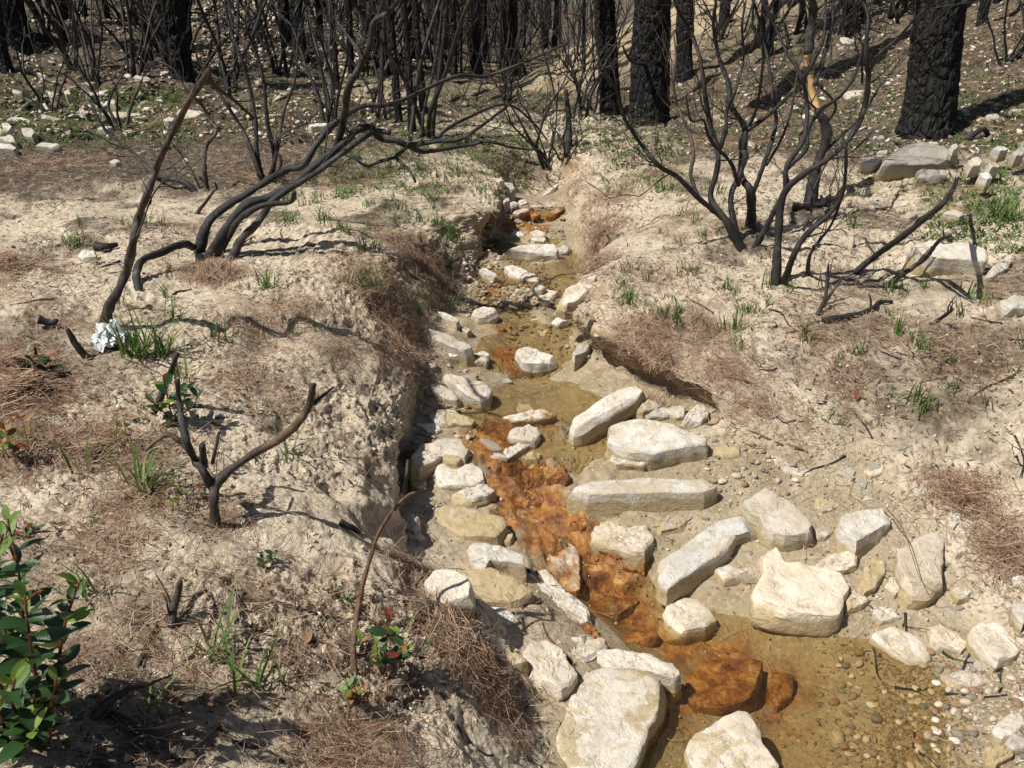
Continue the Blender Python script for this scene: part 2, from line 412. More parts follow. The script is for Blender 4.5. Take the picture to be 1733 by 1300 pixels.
M = dict(
    ground=make_ground_material(), stone=make_stone_material(), pebble=make_pebble_material(), water=make_water_material(),
    char=make_char_material("charred_wood"), char_far=make_char_material("charred_wood_thin", ash_amt=0.35, brown_amt=0.5),
    brownstick=make_char_material("scorched_stick", dark=(0.085, 0.045, 0.027), ash=(0.26, 0.20, 0.15), brown=(0.24, 0.105, 0.05), ash_amt=0.5, brown_amt=0.9, rough=0.8),
    greystick=make_char_material("half_burnt_wood", dark=(0.035, 0.027, 0.022), ash=(0.24, 0.20, 0.155), brown=(0.15, 0.095, 0.055), ash_amt=0.75, brown_amt=0.8, rough=0.8),
    bark=make_bark_material(),
    palewood=make_plain("bare_pale_wood", (0.55, 0.36, 0.17), 0.3, 14, 0.7),
    leaf=make_plain("leaf_dark_green", (0.022, 0.055, 0.016), 0.4, 30, 0.28, 0.5, 0.10, (0.028, 0.065, 0.018)),
    leaf_light=make_plain("leaf_light_green", (0.12, 0.20, 0.035), 0.3, 30, 0.35, 0.5, 0.25, (0.17, 0.22, 0.04)),
    leaf_red=make_plain("leaf_red", (0.20, 0.04, 0.022), 0.4, 30, 0.4, 0.4, 0.15, (0.25, 0.12, 0.03)),
    leaf_dry=make_plain("leaf_dry_brown", (0.27, 0.16, 0.08), 0.3, 30, 0.7, 0.3, 0.15),
    stem_red=make_plain("sprout_stem", (0.16, 0.06, 0.035), 0.3, 30, 0.6),
    grass=make_attr_material("grass_blades", [(0.0, (0.045, 0.10, 0.022)), (0.5, (0.085, 0.165, 0.035)), (0.85, (0.16, 0.22, 0.055)), (1.0, (0.33, 0.28, 0.11))], rough=0.55, trans=0.3),
    needle=make_attr_material("pine_needles", [(0.0, (0.10, 0.056, 0.037)), (0.45, (0.235, 0.135, 0.082)), (0.8, (0.36, 0.245, 0.16)), (1.0, (0.50, 0.41, 0.31))], rough=0.7),
    twig=make_attr_material("char_crumbs", [(0.0, (0.015, 0.013, 0.012)), (0.55, (0.06, 0.042, 0.03)), (0.85, (0.19, 0.135, 0.09)), (1.0, (0.33, 0.27, 0.20))], rough=0.8),
    cloth=make_plain("white_plastic", (0.58, 0.60, 0.63), 0.15, 25, 0.45, 0.4),
    root=make_plain("pale_rootlet", (0.30, 0.19, 0.11), 0.3, 30, 0.85),
)
# ================================================================ terrain
# valley cross-sections: depth -> 19 landmarks (image column, height): far left ... left crest, wall, stream bed, right lip ... far right
SEC = {
 1.0: [(-800,.55),(0,.50),(300,.47),(500,.42),(650,.37),(760,.28),(840,.17),(900,.05),(960,.0),(1100,-.06),(1300,-.08),(1500,-.04),(1650,.02),(1800,.06),(1950,.1),(2100,.16),(2300,.25),(2700,.4),(3300,.6)],
 1.4: [(-800,.58),(0,.50),(300,.47),(500,.41),(650,.35),(770,.26),(850,.15),(915,.06),(980,.03),(1150,-.05),(1320,-.08),(1500,-.05),(1640,.01),(1733,.04),(1850,.07),(2000,.12),(2200,.22),(2600,.4),(3200,.65)],
 1.75:[(-800,.62),(0,.53),(300,.49),(480,.44),(640,.36),(770,.26),(860,.14),(920,.06),(980,.04),(1180,-.05),(1330,-.08),(1500,-.05),(1610,.0),(1700,.03),(1800,.06),(1950,.12),(2150,.25),(2500,.45),(3100,.75)],
 2.1: [(-800,.66),(0,.58),(300,.54),(460,.49),(590,.42),(700,.31),(785,.19),(850,.10),(960,.08),(1140,-.05),(1290,-.09),(1430,-.06),(1560,-.01),(1680,.03),(1780,.07),(1900,.15),(2100,.3),(2450,.55),(3050,.9)],
 2.4: [(-800,.70),(0,.63),(300,.60),(430,.55),(530,.49),(620,.40),(672,.27),(705,.135),(860,.11),(1050,-.05),(1170,.0),(1300,.05),(1450,.07),(1600,.08),(1720,.12),(1800,.2),(2050,.38),(2400,.65),(3000,1.0)],
 2.7: [(-800,.75),(0,.67),(280,.66),(400,.64),(530,.575),(628,.47),(664,.35),(668,.19),(780,.16),(930,.075),(1030,.13),(1180,.14),(1380,.15),(1520,.16),(1630,.2),(1760,.32),(2000,.48),(2350,.72),(2900,1.1)],
 3.0: [(-800,.78),(0,.71),(250,.71),(400,.70),(530,.65),(636,.545),(674,.43),(674,.27),(770,.25),(885,.20),(1000,.215),(1130,.25),(1330,.27),(1470,.30),(1580,.36),(1733,.45),(1950,.56),(2300,.78),(2900,1.15)],
 3.2: [(-800,.80),(0,.725),(240,.725),(420,.74),(545,.68),(642,.585),(684,.46),(690,.295),(770,.275),(890,.235),(990,.24),(1228,.32),(1195,.435),(1280,.43),(1400,.44),(1560,.48),(1733,.53),(2270,.8),(2900,1.18)],
 3.4: [(-800,.81),(0,.74),(230,.74),(420,.745),(550,.71),(645,.63),(692,.50),(712,.33),(770,.29),(890,.255),(985,.26),(1165,.345),(1100,.50),(1180,.525),(1300,.51),(1500,.54),(1733,.60),(2250,.82),(2900,1.2)],
 3.6: [(-800,.82),(0,.755),(260,.755),(430,.76),(550,.745),(630,.68),(690,.53),(732,.37),(775,.32),(880,.27),(970,.28),(1088,.36),(1020,.53),(1100,.60),(1250,.585),(1480,.58),(1733,.64),(2250,.85),(2900,1.2)],
 4.0: [(-800,.84),(0,.78),(320,.78),(480,.785),(570,.775),(650,.71),(712,.56),(760,.41),(795,.36),(880,.325),(960,.335),(1008,.40),(970,.57),(1060,.665),(1230,.655),(1480,.64),(1733,.70),(2220,.9),(2950,1.25)],
 4.4: [(-800,.86),(0,.80),(350,.80),(520,.80),(610,.785),(680,.72),(740,.58),(787,.43),(810,.40),(890,.37),(955,.38),(992,.44),(978,.60),(1070,.72),(1250,.715),(1480,.70),(1733,.77),(2200,.97),(2950,1.3)],
 4.9: [(-800,.9),(0,.82),(380,.81),(580,.80),(655,.775),(730,.71),(775,.59),(797,.475),(815,.455),(900,.43),(1000,.44),(1025,.50),(1035,.63),(1120,.755),(1260,.78),(1490,.79),(1733,.86),(2200,1.06),(2950,1.4)],
 5.5: [(-800,.96),(0,.85),(400,.83),(650,.81),(780,.77),(845,.72),(838,.6),(835,.54),(855,.51),(905,.49),(955,.5),(985,.56),(1000,.69),(1095,.81),(1260,.86),(1490,.91),(1733,1.0),(2200,1.22),(2950,1.65)],
 6.1: [(-800,1.06),(0,.9),(400,.87),(650,.84),(790,.80),(838,.76),(850,.70),(855,.64),(870,.61),(905,.6),(945,.61),(970,.68),(995,.8),(1090,.88),(1260,.94),(1490,1.02),(1733,1.14),(2200,1.42),(2950,2.0)],
 6.8: [(-800,1.25),(0,1.0),(350,.93),(600,.89),(770,.87),(830,.83),(850,.78),(865,.74),(880,.72),(905,.71),(925,.73),(940,.8),(965,.91),(1090,.97),(1280,1.03),(1500,1.13),(1733,1.32),(2200,1.75),(3000,2.7)],
 8.0: [(-800,1.8),(0,1.2),(300,1.08),(560,1.0),(740,.96),(840,.93),(870,.9),(890,.87),(905,.85),(925,.83),(940,.86),(955,.9),(985,.93),(1100,.97),(1280,1.13),(1500,1.36),(1733,1.65),(2200,2.3),(3000,3.4)],
 10.: [(-800,2.6),(0,1.65),(300,1.35),(560,1.15),(740,1.06),(840,1.03),(870,1.01),(890,1.0),(910,.99),(925,.98),(945,1.),(965,1.03),(1000,1.08),(1120,1.2),(1290,1.5),(1500,1.85),(1733,2.3),(2200,3.2),(3000,5)],
 13.: [(-800,4),(0,2.5),(300,2.0),(520,1.65),(720,1.3),(830,1.17),(870,1.13),(890,1.12),(910,1.11),(925,1.12),(945,1.16),(970,1.25),(1010,1.38),(1130,1.7),(1290,2.3),(1500,2.9),(1733,3.6),(2200,5),(3000,7.5)],
 18.: [(-800,7),(0,4.6),(300,3.6),(520,2.5),(720,1.65),(830,1.15),(870,1.05),(890,1.03),(910,1.06),(930,1.12),(960,1.28),(1000,1.5),(1060,1.8),(1150,2.3),(1290,3.4),(1500,5),(1733,6.2),(2200,9),(3000,12)],
 26.: [(-800,11),(0,8),(300,6),(520,4.0),(720,2.4),(830,1.6),(870,1.4),(890,1.3),(915,1.25),(940,1.25),(970,1.35),(1010,1.5),(1060,1.7),(1150,2.6),(1290,4.5),(1500,7.5),(1733,10),(2200,14),(3000,18)],
 40.: [(-800,17),(0,13),(300,10),(520,7),(720,4.4),(830,3.0),(870,2.5),(890,2.3),(920,2.0),(945,1.9),(975,2.0),(1010,2.2),(1060,2.6),(1150,4),(1290,6.5),(1500,11),(1733,15),(2200,20),(3000,26)],
 75.: [(-800,28),(0,22),(300,17),(520,12),(720,8),(830,6),(870,5.2),(890,4.7),(920,4),(945,3.4),(975,3.2),(1010,3.6),(1060,4.5),(1150,7),(1290,11),(1500,18),(1733,24),(2200,30),(3000,36)],
}
WATER = [(-4,0.0),(1,0.0),(2.33,0.0),(2.42,.005),(2.55,.035),(2.7,.085),(2.85,.145),(2.95,.205),(3.02,.232),(3.12,.238),(3.2,.272),(3.3,.285),(3.7,.29),(3.8,.335),(4.0,.352),(4.15,.365),(4.3,.392),(4.55,.396),(4.7,.435),(4.85,.458),(5.3,.47),(5.45,.505),(5.75,.525),(5.9,.60),(6.1,.625),(6.6,.70),(7.5,.76)]
WD, WZ = np.array([w[0] for w in WATER]), np.array([w[1] for w in WATER])
def water_z(D): return np.interp(D, WD, WZ)

def build_terrain():
    Ds = np.array(sorted(SEC)); K = 19
    LX = np.array([[xz_to_x(u, D, z) for (u, z) in SEC[D]] for D in Ds])
    LZ = np.array([[z for (u, z) in SEC[D]] for D in Ds])
    nfine = 820
    g = np.linspace(1.0, 75.0 ** -0.5, nfine)
    rows = np.concatenate([np.linspace(-5, 0.97, 40), g ** -2.0])
    def pch(xq, x, Y):          # monotone cubic through landmarks
        h = np.diff(x); d = np.diff(Y, axis=0) / h[:, None]
        m = np.zeros_like(Y)
        w1 = (2 * h[1:] + h[:-1])[:, None]; w2 = (h[1:] + 2 * h[:-1])[:, None]
        ok = d[:-1] * d[1:] > 0
        with np.errstate(divide='ignore', invalid='ignore'):
            mm = (w1 + w2) / (w1 / d[:-1] + w2 / d[1:])
        m[1:-1] = np.where(ok, mm, 0); m[0] = d[0]; m[-1] = d[-1]
        i = np.clip(np.searchsorted(x, xq) - 1, 0, len(x) - 2)
        t = ((xq - x[i]) / h[i])[:, None]; hh = h[i][:, None]
        return (1 + 2 * t) * (1 - t) ** 2 * Y[i] + t * (1 - t) ** 2 * hh * m[i] + t * t * (3 - 2 * t) * Y[i + 1] + t * t * (t - 1) * hh * m[i + 1]
    rq = np.clip(rows, 1.0, 75.0)
    RX = pch(rq, Ds, LX); RZ = pch(rq, Ds, LZ)
    segs = [26, 84, 74, 56, 44, 46, 36, 34, 40, 46, 42, 38, 44, 54, 62, 72, 62, 26]
    tcol = np.concatenate([np.arange(n) / n + k for k, n in enumerate(segs)] + [[K - 1.0]])
    k = np.clip(tcol.astype(int), 0, K - 2); f = tcol - k
    X = RX[:, k] * (1 - f) + RX[:, k + 1] * f
    Z = RZ[:, k] * (1 - f) + RZ[:, k + 1] * f
    Y = np.repeat(rows[:, None], X.shape[1], axis=1)
    def blur(A, axis, n):
        A = A.copy()
        for _ in range(n):
            B = A.copy()
            if axis: B[:, 1:-1] = .25 * A[:, :-2] + .5 * A[:, 1:-1] + .25 * A[:, 2:]
            else: B[1:-1] = .25 * A[:-2] + .5 * A[1:-1] + .25 * A[2:]
            A = B
        return A
    X = blur(X, 1, 22); Z = blur(Z, 1, 22)
    nr, nc = X.shape
    P = np.stack([X, Y, Z], -1)
    T = np.repeat(tcol[None], nr, 0)
    flat = P.reshape(-1, 3)
    wz = water_z(flat[:, 1])
    # zones ---------------------------------------------------------
    t = T.ravel(); y = flat[:, 1]
    bed = sstep(6.6, 7.4, t) * (1 - sstep(10.6, 11.6, t)) * (1 - sstep(6.2, 7.2, y))
    wide = sstep(6.6, 7.4, t) * (1 - sstep(12.5, 14.5, t)) * (1 - sstep(2.9, 3.3, y))     # stony fan in front
    bed = np.maximum(bed, wide)
    hill = sstep(5.8, 8.5, y)
    fgb = 1 - sstep(5, 9, y)
    # plan-view wobble of the banks
    q = flat * np.array([1, 1, 0.3])
    wob = fbm(q, 0.55, 3)
    wallz = (sstep(4.2, 5.2, t) * (1 - sstep(6.7, 7.3, t)) + sstep(10.6, 11.2, t) * (1 - sstep(12.3, 13, t))) * (1 - sstep(7, 8.5, y))
    flat[:, 0] += wallz * wob * 0.055 * sstep(1.0, 2.6, y)
    P = flat.reshape(nr, nc, 3)
    def normals(P):
        du = np.gradient(P, axis=1); dv = np.gradient(P, axis=0)
        n = np.cross(du, dv); n /= np.linalg.norm(n, axis=2)[..., None] + 1e-12
        return n
    N = normals(P).reshape(-1, 3)
    steep = 1 - np.clip(N[:, 2], 0, 1)
    big = fbm(flat, 0.9, 3) * (0.035 * fgb * (1 - 0.8 * bed) + 0.16 * hill)
    med = fbm(flat, 0.24, 3) * (0.020 * (1 - 0.55 * bed) + 0.02 * hill) 
    wl = sstep(0.18, 0.55, steep)
    gul = fbm(flat * np.array([1, 1, 0.25]), 0.10, 3) * 0.030 * wl * fgb
    patch = sstep(-0.25, 0.35, fbm(flat, 0.5, 2, off=5.0))
    cl = (0.35 - np.abs(fbm(flat, 0.075, 2, off=9.0))) * 0.028 * (0.35 + 0.65 * patch)
    cl2 = (0.3 - np.abs(fbm(flat, 0.030, 2, off=3.0))) * 0.021 * (0.25 + 0.75 * patch)
    pit = -0.014 * sstep(0.50, 0.75, fbm(flat, 0.05, 2, off=21.0)) * patch
    rough_amt = (1 - 0.75 * bed)
    disp = big + med + gul + (cl + cl2 + pit) * rough_amt * (1 - 0.3 * hill)
    casc = sstep(7.7, 8.4, t) * (1 - sstep(10.0, 10.8, t)) * sstep(2.38, 2.5, y) * (1 - sstep(2.95, 3.08, y))
    disp += casc * (0.030 * fbm(flat, 0.10, 3, off=61.0) + 0.006)
    bars = sstep(7.0, 7.8, t) * (1 - sstep(10.6, 11.4, t)) * sstep(3.55, 3.8, y) * (1 - sstep(5.8, 6.0, y))
    disp += bars * (0.045 * fbm(flat * np.array([1, 1, 0]), 0.28, 3, off=81.0) + 0.004)
    # erosion ledges on the flat left bench
    ledge = np.sin((flat[:, 1] * 2.1 + flat[:, 0] * 0.5 + 0.7 * fbm(flat, 0.8, 2, off=2.0)) * 3.1) 
    bench = sstep(3.2, 4.2, y) * (1 - sstep(5.6, 6.6, y)) * (1 - sstep(3.6, 4.6, t))
    disp += 0.014 * np.tanh(ledge * 3) * bench
    flat = flat + N * disp[:, None]
    # hollows and undercuts
    step = 4
    g4 = flat.reshape(nr, nc, 3)[::step, ::step]; n4r, n4c = g4.shape[:2]
    i4 = np.arange(n4r * n4c).reshape(n4r, n4c)
    f4 = np.stack([i4[:-1, :-1], i4[:-1, 1:], i4[1:, 1:], i4[1:, :-1]], -1).reshape(-1, 4)
    bv = BVHTree.FromPolygons([Vector(v) for v in g4.reshape(-1, 3).tolist()], f4.tolist())
    for (u, v, r_, dp) in [(695,800,.07,.09),(700,755,.06,.08),(490,715,.06,.06),(452,570,.08,.05),(832,402,.12,.12),(918,285,.26,.28),(765,525,.08,.06),(705,640,.07,.06),(640,885,.06,.05),(570,830,.04,.03),(540,640,.05,.03),(880,1190,.05,.05),(830,1090,.05,.04),(712,985,.05,.05),(1140,640,.06,.05),(640,660,.04,.03),(720,570,.07,.05)]:
        p_, n_, i_, d_ = bv.ray_cast(Vector((0, 0, CAM_Z)), ray(u, v).normalized())
        if p_ is None: continue
        dd = flat - np.array(p_); dd = dd + .25 * r_ * np.stack([fbm(flat[:1], 1, 1)] * 3, -1)
        wgt = np.exp(-(dd ** 2).sum(1) / (r_ * r_))
        flat = flat - N * (wgt * dp)[:, None]
    P = flat.reshape(nr, nc, 3)
    N = normals(P).reshape(-1, 3)
    steep = 1 - np.clip(N[:, 2], 0, 1)
    V = flat
    idx = np.arange(nr * nc).reshape(nr, nc)
    F = np.stack([idx[:-1, :-1], idx[:-1, 1:], idx[1:, 1:], idx[1:, :-1]], -1).reshape(-1, 4)
    me = mesh_from("ground", V, F, M['ground'])
    return me, V, F, N, dict(t=t, bed=bed, steep=steep, hill=hill, wall=wallz)

ground_me, GV, GF, GN, GZ = build_terrain()
ground = add("ground", ground_me, kind="structure")
tag(ground, "bare sandy gully floor and burnt slopes")
_step = 1
BVH = BVHTree.FromPolygons([Vector(v) for v in GV.tolist()], GF.tolist(), all_triangles=False)

def hit(u, v):
    p, n, i, d = BVH.ray_cast(Vector((0, 0, CAM_Z)), ray(u, v).normalized())
    return p if p is not None else at(u, v, 30.0)
def ground_at(x, y, top=60.0):
    p, n, i, d = BVH.ray_cast(Vector((x, y, top)), Vector((0, 0, -1)))
    return (p, n) if p is not None else (Vector((x, y, 0)), Vector((0, 0, 1)))

# ---------------------------------------------------------------- ground masks (real soil differences)
def spots(lst):
    m = np.zeros(len(GV))
    for (u, v, r, a) in lst:
        p = np.array(hit(u, v))
        d2 = ((GV - p) ** 2).sum(1) / (r * r)
        m = np.maximum(m, a * np.exp(-d2))
    return m
y_, z_, x_ = GV[:, 1], GV[:, 2], GV[:, 0]
wz_ = water_z(y_)
wet = GZ['bed'] * (1 - sstep(0.02, 0.10, z_ - wz_)) * (1 - sstep(6.3, 6.9, y_))
wet = np.maximum(wet, 0.62 * GZ['bed'] * (1 - sstep(0.08, 0.22, z_ - wz_)) * (1 - sstep(6.3, 6.9, y_)))
rust = spots([(885,362,.10,1),(905,385,.10,.9),(870,380,.12,.9),(850,480,.10,.6),(830,500,.10,.7),(865,600,.11,1),(880,620,.09,.9),(845,560,.12,.45),
              (900,715,.12,.8),(845,745,.16,.85),(820,760,.12,.8),(880,740,.1,.8),(860,790,.10,1),(900,810,.10,1),(890,850,.10,1),(920,880,.10,1),(950,920,.10,1),(960,880,.09,.9),(990,960,.10,1),(1020,1000,.12,1),(1050,1040,.12,.95),
              (1090,1075,.10,.8),(1150,1090,.12,.75),(1230,1130,.16,.75),(1310,1160,.14,.7),(1000,905,.08,.9),(845,830,.08,.8),(870,870,.09,.85),(930,850,.09,.9),(965,955,.09,.9),(1060,985,.09,.7),(1050,935,.09,.75),(900,920,.08,.7),(1075,905,.07,.6),(930,970,.07,.6),(1180,1060,.1,.5),(1150,1210,.13,.5),(1320,1240,.16,.45)])
rust *= (0.25 + 0.75 * GZ['bed'])
needle = spots([(40,680,.20,1),(20,620,.18,1),(130,760,.14,.7),(30,760,.18,.8),(370,465,.12,1),(330,455,.10,.9),(440,540,.2,.6),(500,520,.2,.6),(650,500,.22,.9),(700,420,.25,.9),(740,470,.2,.9),(620,460,.2,.6),
                (690,560,.2,.8),(650,600,.12,.7),(560,590,.16,.6),(1640,850,.11,.9),(1690,920,.11,.9),(1600,820,.1,.9),(1720,960,.12,.9),(1100,560,.2,.8),(1060,590,.14,.9),(1190,560,.2,.7),(1220,620,.2,.7),(1280,690,.16,.8),(1350,740,.14,.7),
                (990,400,.16,.8),(1010,440,.12,.9),(960,330,.2,.7),(1100,470,.2,.5),(1380,570,.16,.6),(1420,640,.2,.5),(1500,560,.2,.5),(1620,590,.25,.6),(740,1050,.10,.9),(780,1100,.12,.9),(820,1150,.10,.9),(690,960,.10,.7),(850,1210,.10,.7),
                (600,1270,.16,.7),(420,640,.14,.6),(480,680,.12,.5),(250,770,.12,.7),(230,850,.15,.7),(380,880,.10,.6),(180,930,.15,.6),(120,560,.2,.4),(420,1020,.2,.3),(250,1120,.25,.4),(560,300,.3,.4),(850,270,.4,.5),(1040,330,.25,.6)])
needle *= 0.8
needle = np.maximum(needle, 0.26 * sstep(0.1, 0.6, fbm(GV, 0.6, 3, off=31.0)))
needle *= (1 - 0.8 * np.clip(wet * 1.5, 0, 1))
charm = sstep(5.0, 6.8, y_ + 0.6 * fbm(GV, 1.2, 2, off=8.0) + .25 * np.abs(x_)) * 0.92
charm *= 1 - 0.75 * np.exp(-((x_ - 0.2) / 1.1) ** 2) * (1 - sstep(8, 10, y_))
charm = np.maximum(charm, 0.62 * sstep(0.0, 0.45, fbm(GV, 0.45, 3, off=51.0)) * np.maximum(sstep(3.0, 4.5, y_), .55 * sstep(.9, 1.4, np.abs(x_))) * (1 - GZ['bed']))
charm = np.maximum(charm, spots([(1500,640,.35,.6),(1650,600,.4,.65),(1600,700,.3,.6),(1450,550,.3,.6),(1700,480,.4,.6),(1350,610,.2,.5),(60,560,.3,.6),(150,620,.2,.6),(60,950,.2,.5),(200,1010,.2,.5),(130,1150,.2,.55),(350,1200,.2,.45),(250,1260,.25,.6),(430,1010,.1,.45),(560,1150,.1,.5),(480,1100,.1,.4),(330,900,.08,.5),(560,960,.08,.4),(60,430,.4,.5),(520,1200,.12,.5),(700,1170,.1,.6)]))
yellow = np.clip(spots([(1050,85,1.8,.8),(985,110,1.5,.8),(940,130,1.2,.6),(660,165,.8,.55),(1075,60,2.2,.9)]), 0, 1) * sstep(8, 9.5, y_)
charm *= 1 - yellow
moss = spots([(100,210,.6,.7),(200,200,.6,.7),(50,130,.8,.8),(240,170,.6,.7),(620,290,.5,.5),(1650,330,.5,.8),(1500,320,.4,.6),(1720,200,.8,.6),(1420,150,.9,.5),(700,330,.25,.5),(900,190,.8,.4),(1300,350,.3,.5),(1060,260,.4,.5),(760,250,.4,.5)])
moss = np.maximum(moss * .85, 0.3 * sstep(6, 9, y_))
wallm = np.clip(sstep(0.16, 0.5, GZ['steep']) * GZ['wall'] * 1.3, 0, 1) * sstep(2.9, 3.5, y_)
wallm = np.maximum(wallm, spots([(740,440,.22,.8),(700,480,.25,.8),(620,480,.15,.5),(1080,600,.2,.7),(1000,480,.15,.6)]))
litter = np.clip(0.3 + 0.6 * sstep(-0.1, 0.4, fbm(GV, 0.4, 3, off=71.0)) + 0.3 * GZ['hill'], 0, 1)
def set_attr(me, name, arr):
    a = me.attributes.new(name, 'FLOAT', 'POINT')
    a.data.foreach_set("value", np.ascontiguousarray(arr, np.float32))
for nm, arr in dict(wet=wet, rust=rust, needle=needle, char=charm, yellow=yellow, moss=moss, wall=wallm, litter=litter).items():
    set_attr(ground_me, nm, arr)

# ---------------------------------------------------------------- stream water
def build_water():
    g = np.linspace(0.0, 1.0, 420)
    rows = -4 + 0 * g
    rows = np.concatenate([np.linspace(-4, 1.0, 12), np.linspace(1.02, 6.02, 400)])
    Ds = np.array(sorted(SEC))
    l = [xz_to_x(SEC[D][7][0], D, SEC[D][7][1]) for D in Ds]; r = [xz_to_x(SEC[D][15 if D < 2.8 else 11][0], D, SEC[D][12 if D < 2.8 else 11][1]) for D in Ds]
    rq = np.clip(rows, 1, 75)
    L = np.interp(rq, Ds, l) - 0.03; Rr = np.interp(rq, Ds, r) + 0.02
    f = np.linspace(0, 1, 110)
    X = L[:, None] * (1 - f) + Rr[:, None] * f
    Y = np.repeat(rows[:, None], len(f), 1)
    Z = water_z(Y)
    slope = np.clip(np.gradient(water_z(rows), rows) * 3, 0, 1)
    flow = np.repeat(slope[:, None], len(f), 1)
    V = np.stack([X, Y, Z], -1).reshape(-1, 3)
    V[:, 2] += fbm(V, 0.12, 2, off=4.0) * 0.010 * flow.ravel()
    nr, nc = X.shape
    idx = np.arange(nr * nc).reshape(nr, nc)
    F = np.stack([idx[:-1, :-1], idx[:-1, 1:], idx[1:, 1:], idx[1:, :-1]], -1).reshape(-1, 4)
    # keep only the cells that stand above the bed somewhere
    me = mesh_from("water", V, F, M['water'])
    set_attr(me, "flow", flow.ravel())
    return me
water = add("water", build_water(), kind="structure")
tag(water, "shallow murky stream water running down the gully")
# ================================================================ stones
CROP = dict(A=(600, 350, .31737), B=(600, 700, .46154), C=(1100, 640, .5077), T1=(0, 0, .34622), T2=(500, 0, .34622), T3=(1000, 0, .42297), P=(0, 0, 1.0))

def stone_mesh(poly, T, seed, nt=52, fine=True, blocky=0.30, rough=1.0):
    """broken slab: plan outline poly (m, about origin, top at z=0), thickness T"""
    rs = np.random.default_rng(seed)
    poly = np.asarray(poly, float)
    nxt = np.roll(poly, -1, 0); sl = np.linalg.norm(nxt - poly, axis=1); cum = np.concatenate([[0], np.cumsum(sl)])
    s_ = np.arange(nt) / nt * cum[-1]; k = np.clip(np.searchsorted(cum, s_, side='right') - 1, 0, len(poly) - 1)
    ring = poly[k] + (nxt - poly)[k] * ((s_ - cum[k]) / np.maximum(sl[k], 1e-9))[:, None]
    for v in poly: ring[np.argmin(((ring - v) ** 2).sum(1))] = v
    sm = .10 if blocky < .38 else .25
    for _ in range(1 if blocky < .38 else 4): ring = sm * np.roll(ring, 1, 0) + (1 - 2 * sm) * ring + sm * np.roll(ring, -1, 0)
    size = np.linalg.norm(ring, axis=1).mean(); half = max(np.linalg.norm(ring, axis=1).min(), .3 * size)
    off = seed * 3.7
    r3 = np.concatenate([ring, np.zeros((nt, 1))], 1)
    ring = ring * (1 + .05 * rough * fbm(r3, size * .35 + .004, 2, off=off))[:, None]
    if blocky >= .38:
        n = 16 if fine else 8
        ph = np.linspace(-np.pi / 2, np.pi / 2, n); cr = np.abs(np.cos(ph)) ** (blocky * .9); cr[0] = cr[-1] = 0
        sz = np.sign(np.sin(ph)) * np.abs(np.sin(ph)) ** blocky
        prof = np.stack([cr, (sz - 1) / 2], -1); bev = None
    else:
        edge = min(.006 + .02 * max(0, blocky - .2), .25 * T, .2 * half)
        e, er = edge / T, edge / max(half, 1e-3)
        side = [(1.0, z) for z in np.linspace(-.78, -2.0 * e, 5 if fine else 2)]
        topr = np.linspace(1 - er * 1.6, .10, 9 if fine else 3)
        prof = [(0, -1), (.65, -1), (.96, -.93)] + side + [(1 - .12 * er, -.75 * e), (1 - .75 * er, -.12 * e)] + [(r_, 0) for r_ in topr] + [(0, 0)]
        prof = np.array(prof)
    npf = len(prof)
    V = np.concatenate([ring[None] * prof[:, 0][:, None, None], (prof[:, 1] * T)[:, None, None] * np.ones((1, nt, 1))], -1)
    V[..., :2] *= 1 + .07 * (-V[..., 2:3] / T)
    ctr = np.array([0, 0, -T / 2]); W = V.reshape(-1, 3)
    zt = np.clip(1 + W[:, 2] / T, 0, 1)
    # broken corners
    for _ in range(rs.integers(2, 5)):
        a_ = rs.uniform(0, 6.283); d = np.array([math.cos(a_), math.sin(a_), rs.uniform(.2, 1.0)]); d /= np.linalg.norm(d)
        pr = (W - ctr) @ d; o_ = pr.max() - rs.uniform(.06, .22) * min(size, T * 2)
        W = W - np.outer(np.maximum(0, pr - o_), d)
    # uneven top, flaked bedding planes, ribbed sides
    W[:, 2] += zt * (W[:, 0] * rs.normal(0, .06) + W[:, 1] * rs.normal(0, .06))
    fl = fbm(W * np.array([1, 1, .2]), size * .55 + .01, 3, off=off + 2)
    W[:, 2] -= zt * min(.004, .08 * T) * (sstep(.12, .16, fl) + .7 * sstep(-.26, -.22, fl)) * rough
    rad = W[:, :2] / (np.linalg.norm(W[:, :2], axis=1)[:, None] + 1e-9)
    rib = fbm(np.stack([W[:, 0] * .25, W[:, 1] * .25, W[:, 2]], -1), .022, 2, off=off + 5)
    sidew = (1 - np.abs(2 * zt - 1)) 
    W[:, :2] += rad * (rib * sidew * .008 * rough)[:, None]
    nrm = (W - ctr) / (np.linalg.norm(W - ctr, axis=1)[:, None] + 1e-9)
    amp = min(size, .12) * rough * (1.0 if size > .07 else .6)
    W = W + nrm * (fbm(W, size * .8 + .01, 2, off=off) * .045 * amp + fbm(W, size * .2 + .004, 3, off=off + 9) * .024 * amp)[:, None]
    V = W.reshape(npf, nt, 3)
    top = V[-1].mean(0); bot = V[0].mean(0)
    verts = np.concatenate([V[1:-1].reshape(-1, 3), [bot], [top]])
    nr_ = npf - 2
    idx = np.arange(nr_ * nt).reshape(nr_, nt); nx = np.roll(idx, -1, 1)
    Q = np.stack([idx[:-1], nx[:-1], nx[1:], idx[1:]], -1).reshape(-1, 4)
    area2 = (ring[:, 0] * np.roll(ring[:, 1], -1) - np.roll(ring[:, 0], -1) * ring[:, 1]).sum()
    b, t = nr_ * nt, nr_ * nt + 1
    Tt = np.concatenate([np.stack([nx[0], idx[0], np.full(nt, b)], -1), np.stack([idx[-1], nx[-1], np.full(nt, t)], -1)])
    if area2 < 0: Q = Q[:, ::-1]; Tt = Tt[:, ::-1]
    me = mesh_from("stone", verts, [Q, Tt], M['stone'])
    me.set_sharp_from_angle(angle=R(24) if blocky < .38 else R(60))
    return me

